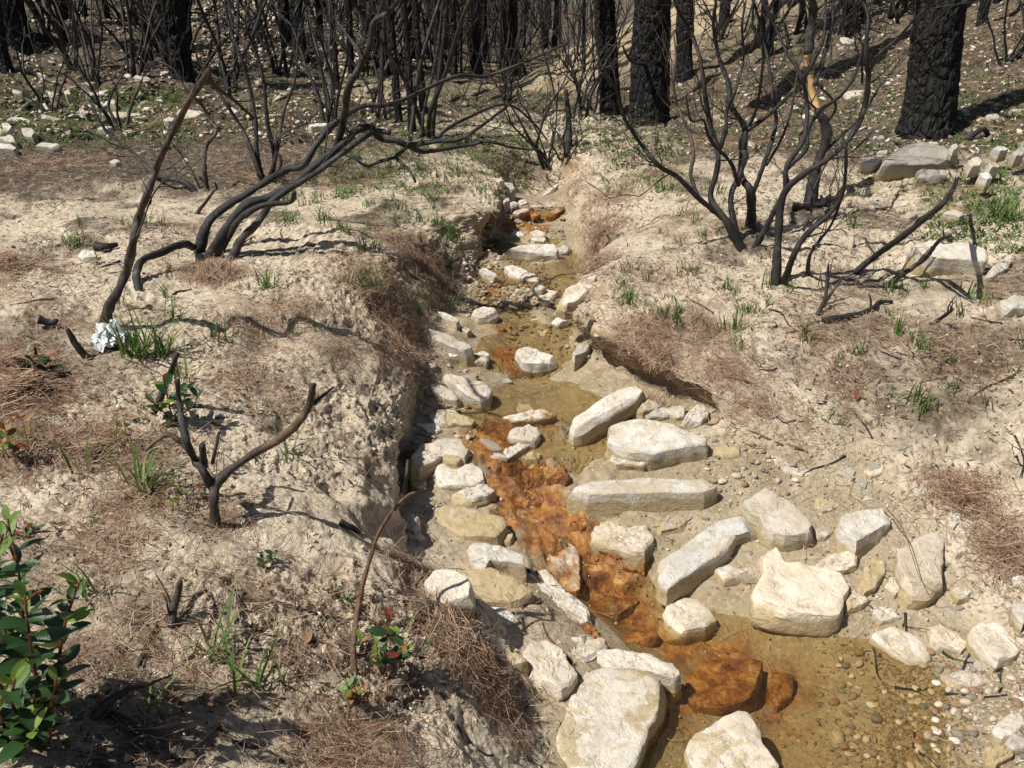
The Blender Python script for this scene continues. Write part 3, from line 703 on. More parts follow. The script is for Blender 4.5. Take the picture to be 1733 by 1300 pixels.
_seed = [11]
def stone(crop, poly, h=0.04, T=None, rust=0.0, mud=0.25, grey=0.1, wet=0.0, sx=0.0, sy=None, label=None, group=None, name="stone", base=None, blocky=0.30, rough=1.0, maxdepth=1.3, lift=0.0):
    ox, oy, k = CROP[crop]
    px = [(ox + x * k, oy + y * k) for x, y in poly]
    cu = sum(p[0] for p in px) / len(px); cv = sum(p[1] for p in px) / len(px)
    P = hit(cu, cv)
    if P.y < 3.3: h *= .80
    Q = P.copy()
    for _ in range(4):
        r_ = ray(cu, cv)
        zt = ground_at(Q.x, Q.y)[0].z + h + lift if _ else P.z + h + lift
        t = (zt - CAM_Z) / r_.z if r_.z < -0.03 else P.y / r_.y
        Qn = Vector((0, 0, CAM_Z)) + r_ * t
        if abs(Qn.y - P.y) > 0.5: Qn = P + Vector((0, 0, h)); 
        Q = Qn
    if sy is None: sy = 0.10 if P.y < 3.2 else (0.22 if P.y < 5 else 0.38)
    W = [on_plane(u, v, Q.z, Q, sx, sy) for u, v in px]
    cw = sum(W, Vector()) / len(W)
    Q = cw
    W = [Vector((w.x - Q.x, w.y - Q.y, 0)) * 1.03 for w in W]
    ex = max(w.x for w in W) - min(w.x for w in W); ey = max(w.y for w in W) - min(w.y for w in W)
    if ey > maxdepth * ex:
        f = maxdepth * ex / ey
        W = [Vector((w.x, w.y * f, 0)) for w in W]
    T = T or (h + 0.035)
    if P.y < 5.2 and lift == 0.0:      # most stones are bedded in silt
        Q = Q - Vector((0, 0, 0.12 * h))
    seed = _seed[0]; _seed[0] += 1
    small = ex * FPX / max(P.y, 1) < 45
    me = stone_mesh([(w.x, w.y) for w in W], T, seed, nt=24 if small else 52, fine=not small, blocky=blocky, rough=rough)
    o = add(name, me, Q, (math.atan(sy), -math.atan(sx), 0))
    fi = BVH.ray_cast(Vector((Q.x, Q.y, 60)), Vector((0, 0, -1)))[2]
    near_rust = float(globals()['rust_map'][GF[fi][0]]) if fi is not None else 0.0
    if rust < .5 and near_rust > .15: rust = max(rust, min(.5, .22 + .35 * near_rust))
    o.color = (rust, min(1.0, mud * .6 + (.50 if P.y < 5.2 else .2)), grey, max(wet, .35 * near_rust))
    tag(o, label or "pale stone lying in the gully", "stone", group)
    return o

rust_map = rust
S = stone
# ---- stony fan on the right of the foreground (labels single each one out)
S('P', [(969,820),(1000,807),(1100,802),(1200,805),(1213,814),(1190,823),(1090,825),(1000,827)], .165, .16, .0, .40, .12, sx=.0, sy=.03, label="long squared white slab lying level across the gully beside the orange cascade", blocky=.2, rough=.6)
S('C', [(300,365),(345,325),(400,320),(440,350),(490,410),(540,470),(560,510),(545,535),(470,545),(430,535),(390,500),(375,455),(330,430)], .09, .12, 0, .22, .35, label="big oblong grey-topped block lying slantwise right of the long slab", blocky=.25)
S('C', [(30,590),(90,560),(180,500),(250,455),(330,448),(375,470),(380,490),(290,515),(260,560),(200,590),(120,640),(60,680),(25,650)], .10, .10, .06, .35, .25, sx=.12, label="long notched stone pointing down toward the rust stained pool", blocky=.25)
S('C', [(385,548),(420,560),(450,605),(530,620),(640,645),(660,680),(630,765),(560,770),(450,760),(360,735),(350,690),(380,640),(375,580)], .085, .11, 0, .22, .0, label="boot-shaped white flat stone at the edge of the lower pool", blocky=.2)
S('C', [(825,490),(860,468),(940,465),(965,500),(975,570),(985,640),(1005,700),(960,740),(890,742),(865,700),(835,620),(820,540)], .07, .09, 0, .25, .35, label="tall oblong white stone standing lengthwise by the needle heap", blocky=.22)
S('C', [(620,480),(650,450),(720,420),(780,415),(805,450),(800,490),(740,525),(680,550),(640,530)], .075, .10, 0, .28, .05, label="rounded white block between the oblong grey block and the tall oblong stone", blocky=.3)
S('C', [(400,250),(420,235),(520,235),(610,245),(622,265),(590,295),(520,310),(450,300),(410,275)], .05, .07, 0, .2, .2, label="flat pale slab highest on the stony fan below the sandy slope", blocky=.3)
S('C', [(745,850),(790,808),(850,835),(920,870),(950,905),(930,930),(870,930),(800,890)], .06, .09, .02, .35, .0, label="wedge of white stone half in the lower pool", blocky=.3)
S('C', [(925,815),(960,805),(1020,840),(1065,875),(1040,900),(990,880),(940,850)], .045, .07, 0, .35, .05, label="smaller white wedge beside the half-sunk wedge at the pool")
S('C', [(1050,800),(1100,770),(1170,780),(1200,820),(1247,900),(1240,950),(1180,975),(1130,930),(1080,860)], .06, .09, 0, .2, .05, label="broad white slab at the picture's right edge above the gravel", blocky=.25)
S('C', [(1205,730),(1230,720),(1262,730),(1264,830),(1240,810),(1215,770)], .06, .08, 0, .2, .4, label="grey stone cut by the picture's right edge above the broad white slab")
S('C', [(550,610),(600,585),(660,572),(690,585),(690,620),(640,630),(580,625)], .045, .06, 0, .25, .1, label="flat white stone resting against the boot-shaped stone")
S('C', [(845,430),(880,392),(905,420),(908,455),(850,455)], .06, .08, 0, .15, .05, sy=.45, label="small upright triangular white stone behind the tall oblong stone")
S('C', [(993,450),(1030,425),(1048,435),(1040,470),(1015,500),(995,480)], .03, .05, 0, .1, .2, sy=.4, label="small pale stone leaning in the red-brown needle heap")
S('C', [(1005,530),(1040,518),(1068,545),(1060,580),(1030,590),(1008,560)], .04, .06, 0, .2, .05, label="small white stone right of the tall oblong stone")
S('C', [(1210,658),(1247,648),(1275,660),(1250,690),(1215,680)], .035, .05, 0, .25, .1, label="small white stone at the right edge beside the needle heap")
S('P', [(1035,712),(1060,699),(1110,704),(1150,720),(1190,736),(1195,750),(1150,754),(1100,762),(1060,757),(1032,740)], .11, .13, 0, .30, .15, sy=.18, label="big speckled white rock with silt crusted foot behind the long slab", blocky=.3)
S('C', [(203,205),(240,192),(300,195),(325,215),(310,245),(250,250),(215,235)], .04, .06, .0, .9, .5, wet=.25, label="smooth brown oval stone right of the big speckled rock", blocky=.6, rough=.5)
S('C', [(110,150),(130,100),(160,72),(190,75),(197,110),(175,145),(140,162)], .06, .06, 0, .1, .05, sy=.55, label="upright white stone leaning above the big speckled rock", blocky=.35)
S('C', [(375,215),(430,165),(480,200),(480,215),(420,222)], .02, .04, 0, .2, .25, label="thin pale flagstone at the foot of the sandy right slope")
S('C', [(-20,102),(50,92),(70,105),(60,122),(-10,125)], .035, .05, 0, .1, .55, label="thin blue-grey stone wedged behind the big speckled rock")
S('C', [(55,95),(90,80),(120,90),(115,118),(75,122)], .04, .05, 0, .35, .2, label="tan stone between the blue-grey stone and the leaning upright stone")
S('A', [(1480,1060),(1530,1015),(1600,1020),(1635,1050),(1590,1070),(1540,1085)], .05, .06, .12, .6, .3, label="brown stone tucked under the end of the tilted slab")
S('C', [(20,490),(60,455),(130,445),(155,460),(110,490),(40,500)], .03, .04, .03, .5, .7, label="thin dark grey stone in the shade in front of the long slab")
S('C', [(700,680),(720,610),(750,585),(785,595),(785,640),(755,690),(720,705)], .045, .07, 0, .85, .2, label="mud covered stone between the boot-shaped and the tall oblong stones")
S('C', [(785,690),(800,655),(830,660),(845,700),(820,715)], .035, .05, 0, .3, .1, label="small white stone touching the lower left side of the tall oblong stone")
S('C', [(985,975),(1050,970),(1120,985),(1140,1005),(1080,1020),(1020,1005)], .03, .05, 0, .3, .35, wet=.1, label="flat grey-white stone at the upper edge of the gravel")
S('C', [(130,960),(180,930),(290,905),(350,930),(390,960),(390,1000),(340,1060),(240,1085),(150,1070),(110,1020)], .08, .11, .62, .4, .1, wet=.6, lift=0.0, label="big orange-brown stained boulder just breaking the surface of the lower pool", blocky=.34)
S('C', [(390,960),(450,945),(480,975),(480,1060),(440,1110),(400,1060)], .055, .08, .62, .5, .1, wet=.6, label="orange stained ledge stone right of the big orange boulder", blocky=.34)
S('C', [(130,1200),(190,1110),(260,1085),(320,1090),(365,1140),(380,1200),(430,1270),(400,1340),(200,1340),(140,1260)], .15, .19, .18, .55, .0, wet=.15, label="white crusted boulder at the bottom edge standing in the pool", blocky=.34)
S('C', [(1145,1150),(1200,1105),(1247,1100),(1268,1150),(1220,1190),(1170,1190)], .05, .07, .05, .3, .3, label="rounded cream stone in the gravel by the right edge", blocky=.5)
S('C', [(1185,1200),(1215,1172),(1262,1178),(1264,1222),(1215,1228)], .045, .06, 0, .5, .4, wet=.2, label="smooth olive-grey stone below the rounded cream stone in the gravel", blocky=.6, rough=.5)
S('C', [(1120,1230),(1150,1212),(1205,1220),(1215,1250),(1160,1278),(1130,1262)], .04, .06, .05, .8, .7, wet=.3, label="brown-grey angular stone low in the gravel corner")
S('C', [(590,1150),(620,1140),(655,1170),(668,1210),(640,1228),(605,1205)], .03, .05, .1, .9, .4, wet=.5, label="sunken oval river stone seen through the pool near the bottom edge", blocky=.7, rough=.3)
S('C', [(30,800),(60,750),(110,718),(160,722),(200,760),(220,790),(180,820),(100,835),(40,830)], .09, .12, .42, .35, .0, wet=.35, label="white-topped stone with orange sides between cascade pool and boot-shaped stone", blocky=.34)
S('B', [(975,815),(1010,795),(1080,785),(1125,795),(1120,820),(1060,835),(1000,830)], .04, .06, .62, .4, .1, wet=.6, label="small orange lump of stone in the water below the cascade", blocky=.5)
S('B', [(800,1000),(850,930),(960,915),(1080,930),(1150,970),(1130,1050),(1080,1140),(1040,1250),(980,1340),(850,1350),(760,1250),(745,1180)], .07, .13, .20, .62, .0, wet=.05, label="large pale slab with yellow crust at the bottom edge of the gully", blocky=.22)
S('B', [(880,850),(960,845),(1080,870),(1170,900),(1205,940),(1180,955),(1080,930),(960,915),(890,890)], .10, .12, .22, .3, .2, label="narrow pale ledge stone along the top of the large yellow-crusted slab")
S('B', [(640,770),(700,740),(760,790),(780,870),(820,960),(790,1050),(740,1100),(680,1030),(640,960),(620,860)], .06, .12, .03, .22, .0, label="ragged white rock left of the large yellow-crusted slab", blocky=.35)
S('B', [(258,600),(290,555),(350,545),(410,580),(435,630),(430,680),(350,700),(290,685),(262,640)], .07, .09, 0, .2, .02, sy=.30, label="round white stone on the left bank foot above the needle drift", blocky=.22, rough=.5)
S('B', [(415,490),(440,462),(500,465),(560,480),(615,510),(620,550),(560,530),(500,530),(470,560),(430,540)], .07, .10, 0, .45, .15, label="white stone capped with mud above the round white stone", blocky=.35)
S('B', [(298,190),(320,175),(420,172),(480,195),(490,225),(420,248),(320,250),(300,230)], .065, .08, 0, .2, .12, label="brick-like white stone left of the top of the cascade", blocky=.22, rough=.6)
S('B', [(355,285),(420,255),(490,240),(518,265),(490,295),(420,310),(370,305)], .045, .06, 0, .4, .15, label="lens-shaped stone just below the brick-like white stone")
S('B', [(195,150),(240,110),(330,85),(400,85),(420,120),(400,150),(330,140),(290,160),(240,185),(210,180)], .075, .09, 0, .25, .25, label="bent pale stone under the left bank undercut", blocky=.34)
S('B', [(305,130),(345,110),(390,120),(405,155),(380,175),(330,165)], .05, .07, 0, .95, .1, label="lump of tan clay stone in front of the bent pale stone", blocky=.5)
S('B', [(180,360),(210,315),(238,345),(238,420),(215,470),(190,440),(175,400)], .07, .06, 0, .15, .35, sy=.6, label="thin grey stone standing on edge against the left bank")
S('B', [(270,350),(330,330),(540,370),(555,400),(520,440),(400,440),(310,400)], .03, .07, .0, .97, .1, label="broad mud-smeared slab left of the cascade", blocky=.3, rough=.6)
S('B', [(380,560),(500,555),(610,590),(650,640),(600,690),(480,680),(430,640)], .04, .09, .02, .85, .1, label="broad crusted slab right of the round white stone", blocky=.3)
S('B', [(520,425),(560,410),(590,440),(570,465),(530,455)], .05, .07, .1, .7, .1, label="small clay-coated stone at the left rim of the cascade")
S('B', [(205,250),(225,215),(265,220),(272,250),(240,280)], .05, .06, 0, .7, .2, label="tan stone between the bent pale stone and the grey stone on edge")
# ---- the rust cascade
CASC = [([(510,200),(600,170),(700,190),(790,210),(780,260),(700,310),(600,330),(540,300)], .03, 1., "orange-brown boulder forming the head of the cascade"),
 ([(570,330),(700,318),(800,350),(840,400),(740,410),(640,400),(580,380)], .04, 1., "flat dark orange step stone halfway up the cascade"),
 ([(590,440),(650,410),(740,430),(820,490),(850,570),(830,640),(760,640),(680,590),(620,520)], .06, .85, "large glistening ochre boulder in the middle of the cascade"),
 ([(910,600),(1000,560),(1060,580),(1080,650),(1060,700),(980,740),(900,725),(880,660)], .08, .95, "orange boulder with a white tip under the fall at the cascade foot"),
 ([(640,570),(700,560),(780,640),(850,690),(870,760),(790,760),(720,700),(660,650)], .05, .45, "pale rock ledge with orange streaks left of the cascade foot"),
 ([(850,390),(920,380),(1060,400),(1090,450),(1060,510),(960,490),(880,450)], .05, .5, "pale stone with dark red stain under the end of the long slab"),
 ([(960,515),(1030,508),(1092,515),(1080,540),(1000,545)], .04, .55, "thin ochre stone right of the dark red stained stone"),
 ([(770,815),(850,795),(930,820),(930,850),(850,900),(790,880)], .05, .3, "pinkish crusted stone above the large yellow-crusted slab"),
 ([(800,330),(845,350),(860,410),(835,440),(790,400)], .03, 1., "small orange stone at the right side of the cascade step"),
 ([(690,190),(760,185),(795,215),(770,245),(710,235)], .05, 1., "red-brown knob of stone at the lip of the upper pool"),
 ([(870,480),(930,500),(955,545),(930,580),(885,560),(860,520)], .02, .9, "smooth bright orange stone behind the thin veil of falling water"),
 ([(790,770),(860,750),(905,790),(900,830),(840,810)], .03, .9, "dark orange stone at the left edge of the cascade pool")]
for poly, h, ru, lb in CASC:
    S('B', poly, h * .65, h + .06, ru * .64, .45, .1, wet=.8 if ru > .6 else .4, label=lb, blocky=.32, rough=1.8)
# ---- middle pools
MID = [([(795,1110),(860,1080),(960,1065),(1070,1065),(1090,1085),(1040,1110),(920,1130),(840,1135)], .05, .30, .3, 0, "long low white stone with orange rim damming the third pool"),
 ([(810,1200),(850,1165),(930,1145),(975,1160),(990,1200),(960,1240),(900,1235),(850,1225)], .07, .38, .3, 0, "knobbly white stone with orange foot below the long low stone"),
 ([(860,760),(890,720),(940,710),(1000,740),(1070,780),(1080,800),(1000,820),(900,820)], .09, .0, .2, 0, "bright white pointed rock in midstream beside the orange spill"),
 ([(1165,770),(1190,720),(1240,672),(1268,690),(1260,730),(1210,780),(1180,795)], .08, 0, .2, .45, "grey stone standing on edge under the right bank overhang"),
 ([(915,590),(950,540),(1010,500),(1050,540),(1045,570),(980,600),(930,608)], .07, 0, .1, .05, "tilted white wedge in midstream above the pointed rock"),
 ([(622,550),(660,515),(740,525),(765,550),(720,570),(660,572)], .045, .05, .2, .05, "small white stone at the left side of the fourth pool"),
 ([(775,655),(830,635),(900,622),(907,655),(880,672),(820,668)], .035, .12, .2, .05, "flat white triangular stone level with the water above the pointed rock"),
 ([(350,640),(420,640),(520,675),(610,710),(640,735),(590,750),(500,720),(430,690)], .07, 0, .2, .45, "long mottled grey stone sloping off the left bank"),
 ([(405,525),(450,535),(530,570),(555,590),(540,610),(470,575)], .05, 0, .3, .3, "thin pale stone half buried in the left bank"),
 ([(460,870),(560,890),(680,910),(725,945),(720,1000),(680,1010),(600,990),(560,960),(510,920)], .075, 0, .25, .12, "big white stone with a dark scar reaching into the third pool"),
 ([(365,935),(430,920),(500,960),(560,1000),(540,1020),(480,1010),(420,970)], .05, 0, .25, .5, "lilac-grey stone in front of the scarred white stone"),
 ([(335,870),(390,838),(430,850),(420,870),(370,885)], .05, 0, .2, .1, "small white stone behind the lilac-grey stone"),
 ([(260,880),(310,875),(380,910),(370,935),(300,910)], .04, 0, .3, .15, "small pale stone at the foot of the left bank by the lilac-grey stone"),
 ([(625,765),(680,752),(728,765),(715,785),(650,785)], .05, .08, .2, .05, "flat white stone left of the orange spill"),
 ([(580,792),(700,784),(715,800),(700,815),(600,814)], .04, .08, .4, .1, "low tan-white stone just below the flat white stone by the orange spill"),
 ([(400,1090),(450,1070),(540,1080),(640,1120),(620,1150),(540,1150),(450,1165),(410,1130)], .04, 0, .7, .1, "mud-topped slab with a white edge on the left of the upper cascade pool"),
 ([(1085,480),(1130,420),(1200,385),(1270,380),(1290,400),(1240,440),(1200,480),(1130,500)], .05, 0, .45, .1, "broad pale slab sloping into the stream from the right bank"),
 ([(950,410),(990,398),(1020,415),(1000,432),(960,430)], .04, 0, .3, .1, "small cream stone above the broad slab on the right"),
 ([(970,432),(1060,425),(1100,450),(1060,472),(980,468)], .045, .05, .5, .1, "rounded tan stone left of the broad sloping slab"),
 ([(800,310),(850,300),(920,325),(990,350),(985,372),(920,372),(830,345)], .06, 0, .25, .1, "white bar-shaped stone across the middle stream"),
 ([(658,315),(690,305),(740,335),(765,360),(730,368),(690,345)], .05, 0, .2, .2, "thin white stone lying on the left gravel bar"),
 ([(695,280),(740,268),(780,275),(770,298),(715,302)], .045, 0, .2, .2, "pale stone just above the thin white stone on the gravel bar"),
 ([(820,220),(880,198),(1000,187),(1070,192),(1085,215),(1080,245),(980,245),(880,225)], .06, 0, .25, .05, "large flat white slab at the head of the far pool"),
 ([(1085,210),(1115,197),(1152,205),(1140,235),(1095,240)], .05, .05, .3, .3, "small grey stone right of the large flat slab at the far pool"),
 ([(930,130),(970,115),(1020,128),(1015,145),(960,150)], .05, 0, .2, .1, "upper one of two white stones below the far orange fall"),
 ([(940,160),(980,147),(1025,158),(1015,180),(960,178)], .05, 0, .2, .05, "lower one of two white stones below the far orange fall"),
 ([(815,130),(870,118),(930,130),(935,150),(870,155)], .05, 0, .2, .15, "pale stone in the shade of the far left undercut"),
 ([(1035,60),(1130,55),(1140,70),(1040,72)], .05, .1, .1, .1, "upper thin white slab right of the far orange fall"),
 ([(1035,92),(1060,80),(1140,84),(1140,102),(1050,105)], .05, .1, .2, .05, "lower white slab right of the far orange fall"),
 ([(1050,590),(1090,568),(1135,570),(1140,595),(1080,610)], .05, 0, .2, .1, "white stone at the right shore beside the tilted wedge"),
 ([(1055,560),(1090,545),(1120,552),(1100,566)], .04, 0, .3, .15, "small pale stone just above the white stone on the right shore"),
 ([(1235,370),(1270,348),(1297,352),(1280,375)], .04, 0, .3, .1, "small pale stone at the top end of the broad sloping slab"),
 ([(945,652),(990,640),(1040,655),(1010,680),(960,670)], .02, 0, .5, .1, "pale stone lying under shallow water right of the flat triangular stone"),
 ([(570,640),(600,625),(625,645),(600,665)], .03, .05, .6, .1, "little tan stone at the left water's edge above the mottled grey stone"),
 ([(480,770),(530,752),(580,762),(560,785),(500,785)], .04, 0, .4, .1, "pale stone behind the scarred stone on the left shore"),
 ([(990,490),(1020,472),(1045,482),(1035,500),(1005,505)], .04, 0, .2, .1, "small white stone just behind the tilted wedge")]
for poly, h, ru, md, gr, lb in MID:
    S('A', poly, h, h + .05, ru, md, gr, wet=.3 if ru > .2 else .05, label=lb)
S('A', [(1120,1160),(1180,1110),(1300,1020),(1420,945),(1510,915),(1535,945),(1500,990),(1400,1050),(1290,1120),(1200,1180),(1150,1195)], .12, .09, 0, .2, .1, sx=.22, sy=.2, label="long white slab propped up at a slant on the right shore", blocky=.22, rough=.6)
S('B', [(545,130),(590,105),(630,92),(640,110),(600,135),(560,160)], .04, .06, .1, .3, .1, label="small pale bar of stone at the lip of the cascade")
S('B', [(610,145),(650,132),(690,140),(680,165),(630,165)], .04, .06, .15, .3, .0, label="small white oval stone beside the bar of stone at the cascade lip")
S('B', [(635,175),(690,165),(730,185),(700,200),(650,195)], .05, .06, .3, .3, .0, label="white flake of stone on the orange cascade head")
S('B', [(930,150),(960,135),(1060,140),(1090,160),(1060,180),(960,172)], .05, .07, .03, .4, .1, label="pale flat stone lying in the upper pool before the speckled rock")
S('P', [(1385,792),(1395,770),(1420,772),(1432,790),(1410,800)], .03, .05, 0, .4, .15, label="small stone right of the flat pale slab high on the fan", group=None)
FAR = [([(1015,970),(1040,960),(1050,975),(1020,985)], .0),([(1035,990),(1070,975),(1095,990),(1060,1010)], .0),([(1085,970),(1125,965),(1135,985),(1100,1005)], .0),([(1025,1012),(1055,1005),(1060,1025),(1030,1030)], .0),
       ([(1130,1000),(1180,990),(1240,1015),(1180,1022)], .0),([(1060,1030),(1110,1010),(1150,1020),(1090,1045)], .1),([(1220,985),(1250,975),(1285,990),(1250,1008)], .0),([(1220,1050),(1280,1005),(1330,990),(1310,1020),(1250,1060)], .6),([(1150,1045),(1190,1020),(1200,1035),(1170,1060)], .8)]
for poly, ru in FAR:
    S('T2', poly, .06, .10, ru, .2, .3, wet=.3 if ru else 0, label="stone piled on the ledge above the far orange fall", group="stones on the far ledge")
S('T2', [(975,905),(1010,880),(1060,890),(1075,915),(1040,930),(990,920)], .10, .16, 0, .15, .75, label="grey block at the head of the gully below the dark hollow")
S('T2', [(955,872),(990,860),(1022,870),(1000,888)], .08, .12, 0, .15, .1, label="white stone just behind the grey block at the gully head")
S('T2', [(1195,965),(1225,930),(1285,880),(1293,890),(1240,937),(1205,970)], .05, .06, 0, .2, .0, sy=.55, label="long pale slab leaning on the right bank near the gully head")

# ---- right slope
S('T3', [(1295,945),(1330,925),(1400,920),(1500,935),(1570,970),(1592,1000),(1580,1030),(1480,1012),(1390,1005),(1340,985)], .19, .20, 0, .20, .05, sy=.36, label="large cream boulder with a shadowed underside on the right slope", blocky=.3)
S('T3', [(1160,660),(1240,580),(1330,545),(1430,550),(1480,590),(1482,640),(1400,655),(1290,660),(1200,668)], .13, .13, .10, .50, .75, sy=.42, label="broad weathered brown-grey rock at the foot of the thick burnt trunk", blocky=.3, rough=1.4)
S('T3', [(1310,672),(1340,664),(1420,668),(1425,700),(1370,712),(1315,700)], .10, .12, .12, .7, .8, sy=.5, label="brown block under the broad weathered rock")
S('T3', [(1570,1105),(1640,1030),(1690,1020),(1670,1060),(1600,1110)], .04, .07, 0, .2, .35, sy=.3, label="flat grey-white stone below the large cream boulder")
S('T3', [(1640,1190),(1700,1160),(1745,1160),(1745,1220),(1670,1225)], .07, .10, 0, .2, .35, sy=.3, label="grey-white boulder cut by the right edge below the cream boulder")
RS = [[(1130,730),(1150,695),(1190,700),(1195,740),(1150,755)],[(1115,785),(1150,765),(1195,770),(1170,790)],[(1060,690),(1080,675),(1105,695),(1085,710)],[(1410,840),(1440,825),(1500,845),(1480,856)],[(1460,800),(1490,790),(1530,805),(1500,815)],
      [(1270,800),(1300,788),(1325,805),(1300,818)],[(1215,760),(1245,730),(1252,740),(1230,765)],[(1285,772),(1310,755),(1330,765),(1310,780)],[(1510,635),(1540,620),(1570,635),(1560,655),(1525,660)],[(1610,582),(1650,575),(1675,590),(1640,600)],
      [(1555,690),(1580,680),(1610,705),(1590,712)],[(1580,940),(1640,910),(1670,910),(1650,935),(1600,960)],[(1625,790),(1660,765),(1685,800),(1640,808)],[(1475,745),(1500,715),(1555,715),(1550,745),(1500,757)],[(1695,980),(1733,965),(1745,985),(1700,992)],
      [(860,890),(920,840),(975,820),(980,840),(900,890)],[(1085,745),(1110,738),(1125,755),(1100,765)],[(1240,850),(1280,838),(1310,850),(1280,860)],[(1340,770),(1380,755),(1385,768),(1350,780)],[(1400,880),(1430,868),(1445,890),(1415,900)],[(1080,640),(1130,628),(1170,635),(1120,648)],
      [(1585,650),(1620,640),(1640,660),(1600,668)],[(1690,600),(1733,575),(1740,610),(1705,622)],[(1440,580),(1460,570),(1475,585),(1455,592)],[(1030,790),(1045,780),(1050,800),(1035,805)]]
for i, poly in enumerate(RS):
    S('T3', poly, .05, .09, 0, .25, .2 + .5 * ((i * 7) % 5) / 5, label="pale stone scattered on the right slope round the weathered rock", group="stones on the right slope")
# ---- left slope
LS = [[(80,232),(120,225),(180,260),(185,300),(150,300),(90,270)],[(635,395),(660,350),(720,365),(765,405),(700,420)],[(195,510),(230,490),(260,510),(265,565),(230,560)],[(20,585),(65,565),(110,570),(145,580),(140,605),(100,610)],[(0,600),(40,595),(60,620),(30,630)],
      [(105,620),(150,600),(170,640),(150,670),(110,660)],[(-10,660),(50,650),(90,690),(40,690)],[(-10,690),(60,695),(80,715),(60,725),(-10,720)],[(380,540),(395,515),(415,530),(410,565)],[(140,335),(180,335),(235,365),(215,372)],[(520,500),(550,465),(565,480),(550,520)],
      [(410,455),(440,443),(470,455),(440,465)],[(415,322),(440,305),(490,310),(470,325)],[(485,560),(560,545),(700,545),(740,560),(560,570)],[(390,400),(440,392),(470,400),(430,410)],[(850,555),(880,520),(960,530),(1000,545),(960,570),(900,575)],[(590,370),(610,350),(640,350),(635,375)],
      [(170,705),(200,690),(300,700),(260,720)],[(530,782),(560,770),(590,785),(560,795)],[(310,440),(335,432),(345,455),(320,462)],[(230,440),(265,450),(275,470),(240,465)],[(60,430),(110,440),(100,455),(60,450)],[(790,580),(830,565),(860,580),(820,590)],[(470,620),(510,605),(550,618),(510,630)],[(1090,545),(1130,520),(1170,540),(1120,560)],[(680,300),(720,290),(760,300),(720,312)],[(780,345),(810,335),(830,350),(800,358)],[(1500,600),(1550,595),(1605,600),(1590,612),(1520,612)],[(890,770),(910,765),(922,780),(900,785)]]
for i, poly in enumerate(LS):
    S('T1', poly, .08, .14, 0, .2, .15 + .4 * ((i * 3) % 4) / 4, label="pale angular stone strewn among burnt trunks on the left slope", group="stones on the left slope")
S('T1', [(370,1225),(400,1203),(460,1205),(465,1240),(400,1245)], .05, .07, 0, .15, .05, label="white stone beside the short charred log on the sandy bench")

# half-buried silt covered slabs filling the fan
for i, (u, v, w_, a_) in enumerate([(1240,960,70,.3),(1215,905,40,1.),(1350,985,40,.5),(1445,1010,60,.1),(1500,1035,50,.6),(1590,1090,36,.9),(1400,850,46,.2),(1470,835,40,.7),(1390,900,30,.4),(1290,1010,44,.2),(1110,920,36,.6),(1060,900,40,.3),(830,905,60,.2),(700,900,40,.9),(850,1040,60,.5),(820,970,50,.2),(730,720,36,.4),(760,700,44,.2),(890,690,36,.1),(1630,1000,46,.3),(1560,830,30,.2),(1480,790,44,.1),(1250,790,40,.3),(870,1110,46,.8),(1660,1080,36,.5)]):
    poly = [(u + w_ * .5 * r_ * math.cos(t_) , v + w_ * .30 * r_ * math.sin(t_ + a_ * .6)) for t_, r_ in zip([.1, .9, 1.9, 2.9, 3.9, 5.2], [1., .8, 1.05, .9, 1.1, .85])]
    S('P', poly, .025, .06, .0, .35 + .4 * ((i * 5) % 4) / 4, .15, label="half-buried silt-coated slab between the larger stones of the gully", group="half-buried slabs", rough=.8)

# ---- scattered stones up the slopes: copies of a few shapes
protos = []
for k in range(8):
    rs = np.random.default_rng(900 + k); n = 7
    a = np.sort(rs.uniform(0, 2 * np.pi, n)); rr = rs.uniform(.35, .6, n)
    protos.append(stone_mesh(np.stack([rr * np.cos(a) * 1.25, rr * np.sin(a) * .8], -1), .30, 700 + k, nt=16, fine=False, blocky=.25))
def scatter_px(n, box, seed):
    rs = random.Random(seed); out = []
    u0, v0, u1, v1 = box
    while len(out) < n:
        out.append((rs.uniform(u0, u1), rs.uniform(v0, v1)))
    return out
def loose_stone(p, n, size, rs, label, group, name="stone"):
    o = add(name, rs.choice(protos), p + Vector((0, 0, size * .08)))
    q = n.to_track_quat('Z', 'Y').to_euler()
    o.rotation_euler = (q.x + rs.uniform(-.3, .3), q.y + rs.uniform(-.3, .3), rs.uniform(0, 6.28))
    o.scale = (size, size * rs.uniform(.7, 1.1), size * rs.uniform(.6, 1.1))
    o.color = (0, rs.uniform(.0, .4), rs.uniform(0, .6), 0)
    tag(o, label, "stone", group)
    return o
rs = random.Random(5)
SC = [((0, 60, 330, 235), 14, (.06, .20), "small pale stone littering the burnt left slope", "small stones on the left slope"),
      ((330, 60, 720, 200), 14, (.07, .20), "small pale stone littering the rubbly slope behind the left shrubs", "small stones behind the left shrubs"),
      ((1180, 20, 1510, 230), 12, (.06, .18), "small pale stone littering the slope behind the right shrub", "small stones behind the right shrub"),
      ((1590, 60, 1733, 260), 7, (.06, .16), "small pale stone on the dark slope right of the thick trunk", "small stones right of the thick trunk"),
      ((1440, 250, 1733, 420), 12, (.03, .09), "small pale stone around the large cream boulder", "small stones around the cream boulder"),
      ((0, 230, 300, 260), 5, (.04, .10), "small pale stone at the foot of the left slope", "small stones at the left slope foot"),
      ((760, 130, 1040, 230), 8, (.05, .13), "small pale stone on the sandy flat beyond the gully head", "small stones beyond the gully head")]
for box, n, (a, b), lb, gp in SC:
    for (u, v) in scatter_px(n, box, int(box[0]) + n):
        p = hit(u, v); p, nn = ground_at(p.x, p.y)
        loose_stone(p, nn, rs.uniform(a, b) * (1.25 if p.y > 10 else 1.0), rs, lb, gp)
